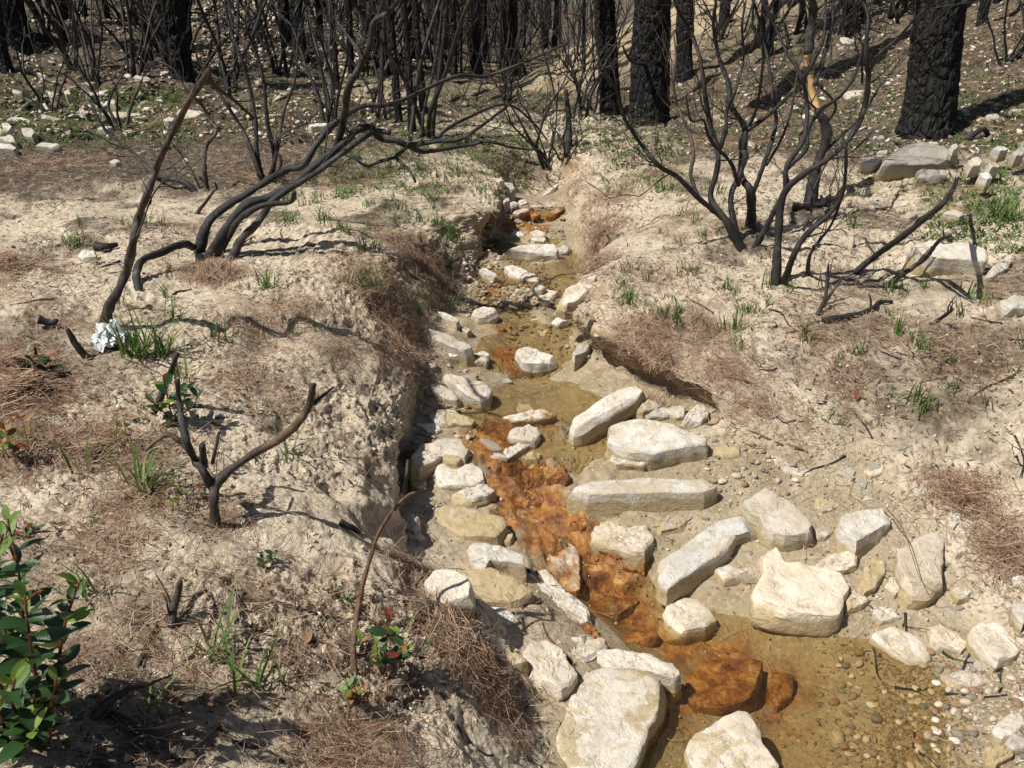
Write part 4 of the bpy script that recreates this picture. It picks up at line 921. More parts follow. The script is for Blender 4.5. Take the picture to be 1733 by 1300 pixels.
# small stones of the gully floor
GS = [((800, 340, 990, 530), 18, (.05, .11)), ((740, 530, 1000, 780), 12, (.05, .10)), ((1180, 740, 1560, 830), 6, (.03, .06)), ((1080, 830, 1650, 1030), 12, (.03, .07)), ((700, 620, 800, 760), 4, (.03, .05)), ((780, 430, 1000, 520), 8, (.03, .07)), ((840, 350, 960, 430), 4, (.03, .06)), ((1560, 1000, 1733, 1130), 5, (.03, .06))]
for box, n, (a, b) in GS:
    for (u, v) in scatter_px(n, box, int(box[1]) + n):
        p = hit(u, v)
        if p.z < water_z(p.y) - 0.035: continue
        p, nn = ground_at(p.x, p.y)
        o = loose_stone(p, nn, rs.uniform(a, b), rs, "little stone wedged among the bigger stones of the gully floor", "little stones of the gully floor")
        o.color = (0, rs.uniform(.2, .9), rs.uniform(0, .5), .1)

# ---- gravel
def icosphere():
    bm = bmesh.new(); bmesh.ops.create_icosphere(bm, subdivisions=2, radius=0.5)
    V = np.array([v.co[:] for v in bm.verts]); F = np.array([[v.index for v in f.verts] for f in bm.faces]); bm.free()
    return V, F
ICV, ICF = icosphere()
def pebble_verts(size, rs_):
    s = np.array([1.0, rs_.uniform(.6, .95), rs_.uniform(.4, .7)])
    V = ICV * s
    V = V * (1 + 0.28 * fbm(ICV, .55, 2, off=rs_.uniform(0, 99)))[:, None]
    a = rs_.uniform(0, 6.28); c, s_ = math.cos(a), math.sin(a)
    return (V @ np.array([[c, s_, 0], [-s_, c, 0], [0, 0, 1]])) * size
pprotos = []
prs = np.random.default_rng(77)
def tone_mesh(me, tone, wetv=None):
    set_attr(me, "tone", tone)
    set_attr(me, "wetness", wetv if wetv is not None else np.zeros(len(tone)))
for k in range(14):
    me = mesh_from("pebble", pebble_verts(1.0, prs), ICF, M['pebble'])
    tone_mesh(me, np.full(len(ICV), (k * 0.37) % 1.0)); pprotos.append(me)
def grow_pebbles(boxes, lo, hi, seed, minpx=0):
    rs_ = np.random.default_rng(seed); out = []
    for (box, n) in boxes:
        for _ in range(n):
            u, v = rs_.uniform(box[0], box[2]), rs_.uniform(box[1], box[3])
            p = hit(u, v)
            out.append((p, lo + (hi - lo) * rs_.beta(1.2, 3.5)))
    return out
PB = [((1540,1130,1733,1300), 120), ((1420,1100,1600,1200), 45), ((1400,1190,1560,1300), 45), ((1190,745,1350,840), 40), ((790,440,900,510), 30)]
for i, (p, sz) in enumerate(grow_pebbles(PB, .016, .045, 5)):
    o = add("pebble", pprotos[i % 14], p + Vector((0, 0, sz * .12)), (0, 0, i * 2.4), (sz, sz, sz))
    tag(o, "rounded pebble of the gravel along the stream edge", "pebble", "gravel pebbles")
acc = Acc(); tones = []; wets = []
PB2 = [((1480,1100,1740,1300), 2200), ((1380,1090,1560,1300), 420), ((1180,735,1500,860), 550), ((790,420,920,520), 200), ((1040,790,1300,1000), 200), ((1380,830,1733,1110), 600), ((840,330,970,440), 160), ((1100,1180,1500,1300), 200), ((690,620,820,880), 160)]
for (p, sz) in grow_pebbles(PB2, .005, .018, 6) + grow_pebbles([((785,425,930,525), 420), ((800,340,960,430), 200), ((850,470,1010,610), 160), ((700,600,800,760), 120)], .012, .05, 9):
    V = pebble_verts(sz, prs) + np.array(p) + np.array([0, 0, sz * .1])
    acc.add(V, None, ICF); tones.append(np.full(len(V), prs.uniform())); wets.append(np.full(len(V), 1.0 if p.z < water_z(p.y) + .015 else .15))
me = acc.mesh("gravel", M['pebble']); tone_mesh(me, np.concatenate(tones), np.concatenate(wets))
add("gravel", me, kind="stuff"); tag(bpy.data.objects["gravel"], "fine mixed gravel along the stream edges")
# rubble: tiny far stones on both slopes
acc = Acc(); tones = []
lowV = np.array([[1,0,0],[0,1,0],[-1,0,0],[0,-1,0],[.3,.3,.6],[-.2,-.3,-.5]], float) * .5
lowF = np.array([[0,1,4],[1,2,4],[2,3,4],[3,0,4],[1,0,5],[2,1,5],[3,2,5],[0,3,5]])
for box, n, a, b in [((0,0,720,235), 2300, .03, .12), ((1150,0,1733,260), 1300, .03, .10), ((1280,240,1733,470), 420, .015, .05), ((740,110,1150,260), 420, .02, .08), ((0,230,700,470), 300, .01, .03), ((300,0,620,120), 900, .06, .16)]:
    for _ in range(n):
        p = hit(prs.uniform(box[0], box[2]), prs.uniform(box[1], box[3]))
        if p.y > 45: continue
        sz = a + (b - a) * prs.beta(1.2, 3)
        A = prs.normal(size=(3, 3)); Qm, _r = np.linalg.qr(A)
        V = (lowV * np.array([1, .8, .5]) * (1 + .3 * prs.normal(size=(6, 1)))) @ Qm * np.array([1, 1, .7]) * sz + np.array(p) + np.array([0, 0, sz * .1])
        acc.add(V, None, lowF); tones.append(np.full(6, prs.uniform(.6, 1.0) if prs.uniform() < .75 else prs.uniform(0, .6)))
me = acc.mesh("rubble", M['pebble'], smooth=False); tone_mesh(me, np.concatenate(tones))
add("rubble", me, kind="stuff"); tag(bpy.data.objects["rubble"], "far stone rubble strewn over both burnt slopes")
# ================================================================ burnt wood
def resample(pts, n):
    P = np.array([p[:] for p in pts], float)
    if len(P) == 2: return P[0] + (P[1] - P[0]) * np.linspace(0, 1, n)[:, None]
    Q = np.concatenate([[2 * P[0] - P[1]], P, [2 * P[-1] - P[-2]]])
    seg = np.linalg.norm(np.diff(P, axis=0), axis=1); cum = np.concatenate([[0], np.cumsum(seg)])
    s = np.linspace(0, cum[-1], n); out = []
    for v in s:
        i = min(np.searchsorted(cum, v, side='right') - 1, len(P) - 2)
        t = (v - cum[i]) / max(seg[i], 1e-9)
        a, b, c, d = Q[i], Q[i + 1], Q[i + 2], Q[i + 3]
        out.append(0.5 * ((2 * b) + (c - a) * t + (2 * a - 5 * b + 4 * c - d) * t * t + (3 * b - a - 3 * c + d) * t ** 3))
    return np.array(out)
def tube(acc, P, rad, sides=7, knots=0.16, seed=0, cap=True, vlen=None):
    n = len(P); rad = np.asarray(rad) * np.ones(n)
    T = np.gradient(P, axis=0); T /= np.linalg.norm(T, axis=1)[:, None] + 1e-12
    ref = np.array([0.31, 0.82, 0.1]) if abs(T[0][2]) > .6 else np.array([0.1, 0.2, 1.0])
    U = np.zeros_like(P); u = ref - T[0] * (ref @ T[0]); u /= np.linalg.norm(u)
    for i in range(n):
        u = u - T[i] * (u @ T[i]); u /= np.linalg.norm(u) + 1e-12; U[i] = u
    W = np.cross(T, U)
    a = np.arange(sides) * 2 * np.pi / sides
    dirs = U[:, None] * np.cos(a)[None, :, None] + W[:, None] * np.sin(a)[None, :, None]
    V = P[:, None] + dirs * rad[:, None, None]
    if knots:
        f = fbm(V.reshape(-1, 3), max(rad.max() * 3.0, .008), 2, off=seed * 1.7).reshape(n, sides)
        g_ = fbm(V.reshape(-1, 3), max(rad.max() * .9, .005), 2, off=seed * 2.3 + 5).reshape(n, sides)
        tw = np.linspace(0, 5 + seed % 3, n)[:, None]
        ridge = .5 * np.sin(3 * a[None] + tw) + .3 * np.sin(2 * a[None] - tw * 1.7 + seed)
        V = P[:, None] + dirs * (rad[:, None] * (1 + knots * f + knots * .55 * g_ + knots * .55 * ridge))[..., None]
    idx = np.arange(n * sides).reshape(n, sides); nx = np.roll(idx, -1, 1)
    Q = np.stack([idx[:-1], nx[:-1], nx[1:], idx[1:]], -1).reshape(-1, 4)
    V = np.concatenate([V.reshape(-1, 3), [P[0]], [P[-1] + T[-1] * rad[-1] * .6]])
    b, t = n * sides, n * sides + 1
    Tt = np.concatenate([np.stack([nx[0], idx[0], np.full(sides, b)], -1), np.stack([idx[-1], nx[-1], np.full(sides, t)], -1)])
    acc.add(V, Q, Tt)

def grow_twig(acc, p, d, length, r, rs, depth=0, wig=.35, up=.15, sides=4):
    n = 6; pts = [np.array(p)]; d = np.array(d, float)
    for i in range(n):
        d = d + np.array([rs.gauss(0, wig), rs.gauss(0, wig), rs.gauss(0, wig) + up]) * .5
        d /= np.linalg.norm(d)
        pts.append(pts[-1] + d * length / n)
    P = resample(pts, 9)
    tube(acc, P, np.linspace(r, r * .35, 9), sides, .1, rs.random() * 50)
    if depth > 0:
        for k in range(rs.randint(1, 3)):
            i = rs.randint(3, 7); a = np.array([rs.gauss(0, 1), rs.gauss(0, 1), rs.gauss(.2, .6)])
            dd = P[i + 1] - P[i]; dd = dd / (np.linalg.norm(dd) + 1e-9) + .7 * a / np.linalg.norm(a)
            grow_twig(acc, P[i], dd / np.linalg.norm(dd), length * rs.uniform(.4, .65), r * .6, rs, depth - 1, wig, up, sides)

def traced_shrub(crop, base_px, stems, label, base_d=None, mat='char', name="burnt_shrub", twigs=2, cat="shrub", seed=1, group=None, scale_r=1.0, pull=0.0):
    """stems: list of dicts px=[...] polyline in picture, r0,r1 (m), d = depth drift from base to tip (m), from_=start depth offset"""
    ox, oy, k = CROP[crop]; rs = random.Random(seed)
    B = hit(ox + base_px[0] * k, oy + base_px[1] * k)
    if base_d: B = at(ox + base_px[0] * k, oy + base_px[1] * k, base_d)
    root = add(name, None, B, label=label, cat=cat, group=group)
    for st in stems:
        px = [(ox + x * k, oy + y * k) for x, y in st['px']]
        n = len(px); d0 = st.get('from', 0.0); d1 = st.get('d', 0.0)
        lens = np.concatenate([[0], np.cumsum([math.dist(px[i], px[i + 1]) for i in range(n - 1)])]); lens /= lens[-1]
        pts = []
        for i, (u, v) in enumerate(px):
            D = B.y + d0 + (d1 - d0) * lens[i] + (rs.gauss(0, .03) if 0 < i else 0)
            if i == 0 and st.get('ground', True):
                p = hit(u, v)
                if abs(p.y - B.y) > .6: p = at(u, v, D)
                pts.append(p + Vector((0, 0, -.04))); dd = p.y - D; d0 += dd * .5
            else: pts.append(at(u, v, D))
        m = max(14, int(9 * n))
        P = resample(pts, m) - np.array(B)
        acc = Acc()
        r0, r1 = st.get('r', (.02, .006))
        tt = np.linspace(0, 1, m)
        rad = (r0 + (r1 - r0) * tt) * scale_r * .75
        if st.get('ground', True): rad = rad * (1 + .5 * np.exp(-tt * 12))
        tube(acc, P, rad, 10, .26, seed + len(px))
        for _ in range(int(2.0 * st.get('twigs', twigs))):
            i = rs.randint(int(m * .35), m - 2)
            dd = P[i + 1] - P[i]; dd = dd / np.linalg.norm(dd) + np.array([rs.gauss(0, .6), rs.gauss(0, .6), rs.gauss(.1, .5)])
            grow_twig(acc, P[i], dd / np.linalg.norm(dd), rs.uniform(.15, .45), max(rad[i] * .33, .0024), rs, 2)
        add("stem", acc.mesh("stem", M[st.get('mat', mat)]), parent=root)
    return root

# ---- big leaning shrub left of the stream
traced_shrub('P', (350, 432), [
 dict(px=[(332,428),(350,381),(381,350),(433,318),(485,287),(512,280),(540,239),(571,204),(611,180),(652,177),(687,166),(722,149),(773,128),(822,128),(881,107),(960,73)], r=(.026,.007), d=.7, twigs=4),
 dict(px=[(346,432),(381,391),(415,348),(460,332),(495,311),(543,273),(588,236),(604,220),(628,214),(642,232),(673,239),(690,247)], r=(.030,.019), d=.15, twigs=1),
 dict(px=[(690,247),(721,256),(787,246),(829,239),(867,249),(905,253)], r=(.016,.006), **{'from': .15}, d=.5, ground=False, twigs=2),
 dict(px=[(688,246),(735,239),(777,235),(801,222),(839,194),(874,166)], r=(.016,.006), **{'from': .15}, d=-.2, ground=False, twigs=3),
 dict(px=[(735,239),(760,215),(800,195),(840,178),(870,180),(905,210),(925,235)], r=(.011,.006), **{'from': .1}, d=.9, ground=False, twigs=3),
 dict(px=[(560,268),(569,250),(583,194),(590,149),(614,104),(628,73),(632,38),(656,21),(673,0),(690,-45),(700,-120)], r=(.024,.012), **{'from': .12}, d=-.15, ground=False, twigs=3),
 dict(px=[(614,102),(604,80),(590,62),(573,40)], r=(.014,.008), d=.15, ground=False, twigs=1),
 dict(px=[(632,36),(645,15),(650,-10),(640,-70)], r=(.010,.005), d=-.1, ground=False, twigs=1),
 dict(px=[(362,430),(398,381),(419,360),(450,346),(491,341),(498,325)], r=(.024,.014), d=-.1, twigs=0),
 dict(px=[(381,443),(408,405),(436,377),(457,346),(485,322),(540,288),(590,250),(632,222),(660,224)], r=(.024,.016), d=.08, twigs=1),
 dict(px=[(327,417),(308,413),(269,429),(240,440),(231,469),(240,510),(250,535)], r=(.022,.019), d=-.75, ground=False, twigs=0),
 dict(px=[(690,247),(668,265),(645,272),(620,280),(600,268),(570,255)], r=(.012,.006), **{'from': .15}, d=.1, ground=False, twigs=2),
 dict(px=[(668,265),(690,285),(700,300),(703,308)], r=(.010,.007), **{'from': .15}, d=0, ground=False, twigs=0),
], "big burnt shrub with bundled black stems sweeping right across the gully", seed=3)
# ---- leaning stick
traced_shrub('P', (172, 548), [dict(px=[(172,548),(185,519),(200,492),(215,458),(225,410),(235,367),(249,329),(263,287),(277,253),(294,221),(318,173),(339,142),(353,119)], r=(.023,.012), d=-.25, twigs=1, mat='greystick'),
  dict(px=[(352,122),(362,145),(395,168),(430,200)], r=(.012,.005), **{'from': -.2}, d=.1, ground=False, twigs=2)],
  "thick bare scorched stem leaning right beside the white rag", name="burnt_sapling", cat="dead sapling", seed=5)
# ---- shrub behind
traced_shrub('P', (450, 305), [
 dict(px=[(447,308),(426,256),(408,215),(381,173),(357,138),(340,120)], r=(.022,.010), d=.2),
 dict(px=[(450,307),(436,270),(433,208),(422,145),(408,97),(391,52),(381,0),(375,-60)], r=(.022,.008), d=.3, twigs=4),
 dict(px=[(453,308),(464,270),(453,208),(446,138),(433,86),(415,35),(430,-20)], r=(.020,.008), d=-.1, twigs=4),
 dict(px=[(408,97),(426,62),(440,24),(443,-5),(450,-60)], r=(.012,.006), **{'from': .2}, d=.3, ground=False, twigs=3),
 dict(px=[(452,306),(470,250),(480,190),(500,130),(505,60),(520,10)], r=(.016,.006), d=.35, twigs=5),
 dict(px=[(455,308),(476,275),(467,250),(475,230),(500,215),(540,205)], r=(.013,.005), d=-.2, twigs=4),
], "upright burnt shrub just behind the leaning bundle of stems", seed=8)
traced_shrub('P', (345, 320), [
 dict(px=[(339,322),(311,308),(270,298),(246,280),(215,249),(183,225),(166,197),(149,166)], r=(.022,.008), d=.35, twigs=4),
 dict(px=[(350,322),(346,277),(350,246),(367,221),(357,204),(339,173),(318,156),(294,118),(263,100)], r=(.018,.007), d=.1, twigs=3, mat='greystick'),
 dict(px=[(343,320),(325,290),(310,268),(300,250)], r=(.010,.005), d=.2, twigs=2),
], "low burnt shrub with a grey barkless stem behind the leaning stick", seed=9)
# ---- right shrub
traced_shrub('T3', (620, 985), [
 dict(px=[(620,990),(540,880),(480,790),(500,700),(510,620),(480,500),(460,400),(440,250),(400,130),(340,20),(320,-80)], r=(.024,.009), d=.25, twigs=4),
 dict(px=[(540,880),(440,800),(350,710),(270,660),(190,560),(130,460),(100,350),(40,290)], r=(.020,.008), **{'from': .05}, d=-.25, ground=False, twigs=4),
 dict(px=[(600,970),(560,800),(600,690),(620,620),(600,590),(620,530),(720,450),(800,370),(870,280),(930,150),(940,0),(945,-90)], r=(.020,.009), d=.4, twigs=4),
 dict(px=[(640,895),(640,770),(600,700),(615,560),(610,500),(560,420),(550,330),(510,220),(490,90),(500,0),(505,-80)], r=(.030,.008), d=.2, twigs=5),
 dict(px=[(645,780),(690,660),(740,500),(730,400),(700,200),(650,110),(650,0),(640,-80)], r=(.016,.007), **{'from': .1}, d=.5, ground=False, twigs=4),
 dict(px=[(650,980),(740,830),(790,740),(780,680),(860,600),(870,520),(920,440),(1000,380),(1060,290),(1090,170)], r=(.020,.007), d=-.2, twigs=3),
 dict(px=[(430,790),(400,700),(410,610),(390,520),(350,430),(330,330),(340,230),(330,120)], r=(.015,.006), **{'from': .1}, d=.6, ground=False, twigs=4, mat='greystick'),
 dict(px=[(590,740),(560,650),(480,560),(450,480),(400,480),(380,380)], r=(.014,.006), **{'from': .1}, d=-.15, ground=False, twigs=3),
 dict(px=[(510,620),(540,520),(545,440),(580,360),(610,230),(605,100),(620,0)], r=(.013,.006), **{'from': .1}, d=.1, ground=False, twigs=3),
 dict(px=[(620,530),(660,440),(680,330),(690,200),(655,100)], r=(.012,.005), **{'from': .2}, d=-.1, ground=False, twigs=2),
 dict(px=[(700,660),(760,560),(800,450),(820,330),(830,250)], r=(.011,.005), **{'from': .2}, d=.3, ground=False, twigs=2, mat='greystick'),
], "many-stemmed burnt shrub with wavy black stems on the right bank", seed=12)
traced_shrub('T3', (745, 1130), [
 dict(px=[(740,1135),(750,950),(770,780),(860,690),(940,640),(1030,560),(1090,450),(1110,330),(1100,200),(1110,70),(1090,0),(1080,-90)], r=(.024,.009), d=.1, twigs=4),
 dict(px=[(1108,300),(1150,220),(1230,150),(1290,80),(1335,35)], r=(.012,.005), **{'from': .1}, d=-.2, ground=False, twigs=2),
 dict(px=[(765,1125),(820,1000),(880,920),(960,850),(1010,760),(1020,600),(1000,570)], r=(.021,.008), d=-.1, twigs=2),
 dict(px=[(870,1080),(880,1010),(960,900),(1010,780)], r=(.013,.006), d=.0, twigs=1),
 dict(px=[(850,920),(880,850),(890,760),(950,640),(990,590)], r=(.009,.004), ground=False, d=.1, twigs=1),
 dict(px=[(780,760),(785,660),(850,560),(865,420),(840,300),(780,200),(740,110),(700,40),(690,-60)], r=(.016,.007), ground=False, **{'from': .05}, d=.3, twigs=4),
 dict(px=[(1085,330),(1085,250),(1090,170)], r=(.008,.004), ground=False, **{'from': .1}, d=0, twigs=0),
], "burnt shrub with two tall forked stems nearest on the right bank", seed=14)
traced_shrub('T3', (880, 800), [
 dict(px=[(880,805),(900,680),(940,560),(935,490),(905,440)], r=(.045,.030), d=.05, twigs=1),
 dict(px=[(905,440),(892,400),(880,300),(868,215)], r=(.030,.028), ground=False, **{'from': .05}, d=.06, twigs=0, mat='palewood'),
 dict(px=[(868,215),(880,120),(892,40),(880,-30),(890,-150)], r=(.034,.022), ground=False, **{'from': .06}, d=.1, twigs=2),
 dict(px=[(895,340),(940,200),(965,90),(970,0),(985,-120)], r=(.018,.010), ground=False, **{'from': .06}, d=.2, twigs=3),
 dict(px=[(935,500),(980,420),(900,330)], r=(.012,.006), ground=False, **{'from': .06}, d=-.1, twigs=1),
], "burnt small tree with a strip of bare yellow wood behind the right shrubs", name="burnt_small_tree", cat="burnt tree", seed=15)
# ---- fallen branches and snags
def stick(crop, px, r, label, mat='char', name="fallen_branch", cat="branch", lift=0.0, fork=None, group=None, seed=1, raised=None):
    """lies on the ground; raised = heights above the ground along the polyline"""
    ox, oy, k = CROP[crop]
    pts = []
    for i, (x, y) in enumerate(px):
        u, v = ox + x * k, oy + y * k
        h = raised[i] if raised else r * .7
        p = hit(u, v); q = p
        if raised:
            for _ in range(3):
                rr = ray(u, v); zt = ground_at(q.x, q.y)[0].z + h
                if rr.z < -.12: q = Vector((0, 0, CAM_Z)) + rr * ((zt - CAM_Z) / rr.z)
                if pts and (rr.z >= -.12 or abs(q.y - pts[0].y) > .9): q = at(u, v, pts[0].y + .03 * i)
        else: q = ground_at(p.x, p.y)[0] + Vector((0, 0, h))
        pts.append(q)
    B = pts[0].copy()
    m = max(8, 5 * len(pts)); acc = Acc()
    P = resample(pts, m) - np.array(B)
    tube(acc, P, np.linspace(r, r * .5, m), 8, .22, seed)
    rs_ = random.Random(seed)
    for _ in range(2 if fork is None else fork):
        i = rs_.randint(2, m - 2); dd = P[i + 1] - P[i]; dd = dd / (np.linalg.norm(dd) + 1e-9) + np.array([rs_.gauss(0, .5), rs_.gauss(0, .5), rs_.uniform(0, .3)])
        grow_twig(acc, P[i], dd / np.linalg.norm(dd), rs_.uniform(.05, .15), r * .4, rs_, 0)
    o = add(name, acc.mesh("branch", M[mat]), B)
    tag(o, label, cat, group)
    return o
stick('T3', [(1055,1090),(1140,1020),(1240,950),(1330,880),(1420,800),(1470,710)], .016, "long charred branch lying up the right slope with its tip raised", raised=[.01,.05,.10,.16,.22,.30], seed=21)
stick('T3', [(1180,1140),(1270,1080),(1340,1030),(1390,965),(1440,940)], .013, "charred branch leaning on the large cream boulder", raised=[.01,.04,.08,.20,.24], seed=22)
stick('T3', [(930,1290),(1050,1270),(1130,1240),(1150,1215),(1205,1215)], .015, "crooked black branch on the sand below the right shrubs", seed=23)
stick('T3', [(1070,1150),(1180,1150),(1240,1155),(1260,1168)], .009, "thin black branch lying level just above the crooked black branch", seed=24)
stick('T3', [(905,1260),(940,1180),(950,1060)], .010, "short charred snag at the foot of the two forked stems", raised=[0,.06,.16], name="charred_snag", cat="snag", seed=25)
stick('T3', [(925,1230),(970,1160),(1010,1105)], .009, "slanted charred snag beside the short snag under the right shrubs", raised=[0,.05,.10], name="charred_snag", cat="snag", seed=26)
stick('T3', [(1360,1300),(1410,1265),(1450,1235)], .010, "black pointed stick rising from the sand on the right", raised=[0,.04,.09], name="charred_snag", cat="snag", seed=27)
stick('T3', [(1410,230),(1500,200),(1610,185),(1680,180)], .018, "long dark branch lying on the slope right of the thick trunk", raised=[.02,.1,.2,.3], seed=28)
stick('T3', [(1595,45),(1650,150),(1700,190),(1740,215)], .02, "bowed grey branch hanging at the upper right edge", mat='greystick', raised=[.7,.45,.35,.25], seed=29)
stick('T3', [(1560,265),(1610,280),(1650,310),(1675,335)], .016, "short dark branch below the bowed grey branch", raised=[.05,.05,.03,.02], seed=30)
stick('T3', [(1500,560),(1570,515),(1600,545),(1680,530),(1740,540)], .018, "gnarled dark branch right of the broad weathered rock", raised=[.02,.12,.08,.1,.1], seed=31)
stick('T3', [(1110,535),(1180,555),(1240,575)], .012, "thin dark branch left of the broad weathered rock", raised=[.06,.04,.02], seed=32)
stick('T3', [(805,835),(860,840),(930,825),(985,800)], .022, "charred branch lying behind the right shrub beside a flat stone", seed=33)
# stump with forked limbs in the left foreground
traced_shrub('P', (361, 885), [
 dict(px=[(361,890),(363,850),(366,823),(385,800),(423,773),(481,738),(519,696),(531,650)], r=(.018,.011), d=-.10, twigs=0, mat='greystick'),
 dict(px=[(531,684),(545,672),(564,656)], r=(.008,.004), **{'from': -.1}, d=-.1, ground=False, twigs=0),
 dict(px=[(360,826),(345,800),(331,781),(315,746),(304,685),(300,642)], r=(.016,.009), d=.12, ground=False, twigs=0),
 dict(px=[(328,775),(305,748),(280,738),(246,762)], r=(.012,.007), **{'from': .08}, d=.05, ground=False, twigs=0, mat='greystick'),
 dict(px=[(346,790),(343,770),(342,754)], r=(.014,.012), **{'from': .03}, d=.03, ground=False, twigs=0),
 dict(px=[(360,785),(365,760),(371,733)], r=(.007,.005), **{'from': .03}, d=.05, ground=False, twigs=0),
 dict(px=[(361,880),(345,905),(330,918),(322,925)], r=(.020,.010), d=-.05, ground=False, twigs=0, mat='greystick'),
], "grey-black dead stump with spreading snapped limbs in the left foreground", name="dead_stump", cat="stump", seed=41)
stick('P', [(262,696),(281,650),(300,598)], .014, "pointed black snag behind the dead stump", raised=[0,.08,.18], name="charred_snag", cat="snag", fork=0, seed=42)
stick('P', [(150,606),(130,585),(114,556)], .016, "curved black stub below the white rag", raised=[0,.04,.10], name="charred_snag", cat="snag", fork=0, seed=43)
stick('P', [(60,610),(60,595),(59,583)], .008, "short upright charred peg near the left needle heap", raised=[0,.03,.06], name="charred_snag", cat="snag", fork=0, seed=44)
stick('P', [(64,540),(85,545),(95,542)], .018, "stubby black wood chunk on the sand left of the rag", raised=[.02,.03,.02], name="charred_wood_chunk", cat="wood", fork=0, seed=45)
stick('P', [(163,424),(180,423),(199,419)], .024, "short charred log beside a white stone on the sandy bench", name="charred_log", cat="log", fork=0, seed=46)
stick('P', [(333,360),(345,345),(360,325),(367,318),(363,308)], .010, "small crooked snag on the bench behind the leaning shrub", raised=[0,.06,.12,.15,.18], name="charred_snag", cat="snag", fork=0, seed=47)
traced_shrub('P', (603, 1160), [dict(px=[(605,1165),(598,1120),(600,1075),(608,1020),(622,960),(640,905),(665,865),(690,840),(721,828)], r=(.010,.005), d=.45, twigs=0, mat='brownstick'),
  dict(px=[(668,862),(682,840),(688,805),(690,780)], r=(.007,.005), **{'from': .35}, d=.45, ground=False, twigs=0)], "thin red-brown bent stick rising beside the leafy sprout", name="bent_stick", cat="stick", seed=48)
stick('P', [(290,1060),(294,1030),(302,1000),(305,985)], .012, "short grey forked snag in the crumbly left foreground", mat='greystick', raised=[0,.03,.07,.09], name="grey_snag", cat="snag", fork=2, seed=49)
stick('P', [(155,1215),(180,1190),(205,1175),(220,1165)], .012, "dark crooked root by the leafy bush at the left edge", raised=[.01,.04,.05,.06], name="crooked_root", cat="root", fork=1, seed=50)
stick('P', [(180,1205),(230,1230),(270,1245)], .010, "dark branch lying in the shade below the leafy bush", raised=[.01,.02,.01], fork=0, seed=51)
stick('P', [(575,890),(590,897),(610,905)], .013, "short piece of dark wood on the bank above the round white stone", name="charred_wood_chunk", cat="wood", fork=0, seed=52)
stick('P', [(235,1130),(250,1090),(268,1055)], .006, "thin pale dry stick in the left foreground", mat='greystick', fork=0, seed=53)
stick('P', [(1500,860),(1530,900),(1560,985),(1600,1010)], .0018, "thin dry stalk bent over the tall oblong stone", mat='brownstick', fork=1, raised=[.05,.09,.10,.05], name="dry_stalk", cat="stalk", seed=54)
rs = random.Random(31)
# small charred twigs scattered on the sand
TW = [((1200, 500, 1733, 780), 26), ((380, 330, 700, 420), 8), ((0, 440, 300, 560), 8), ((300, 900, 640, 1290), 16), ((700, 940, 980, 1250), 8), ((1380, 1040, 1720, 1250), 10)]
for (u0, v0, u1, v1), n in TW:
    for _ in range(n):
        u, v = rs.uniform(u0, u1), rs.uniform(v0, v1); p = hit(u, v); a = rs.uniform(0, 6.28); L = rs.uniform(.06, .2)
        pts = []
        for j in range(4):
            q = ground_at(p.x + math.cos(a) * L * j / 3 + rs.gauss(0, .008), p.y + math.sin(a) * L * j / 3 + rs.gauss(0, .008))[0]; pts.append(q + Vector((0, 0, .004)))
        acc = Acc(); tube(acc, resample(pts, 8) - np.array(pts[0]), np.linspace(.0045, .002, 8), 5, .2, rs.random() * 9)
        if rs.random() < .5: grow_twig(acc, np.array(pts[1] - pts[0]), (rs.gauss(0, 1), rs.gauss(0, 1), .3), L * .5, .002, rs, 0)
        o = add("twig", acc.mesh("twig", M['char' if rs.random() < .7 else 'brownstick']), pts[0]); tag(o, "thin dark twig dropped on the bare ground", "twig", "fallen twigs")

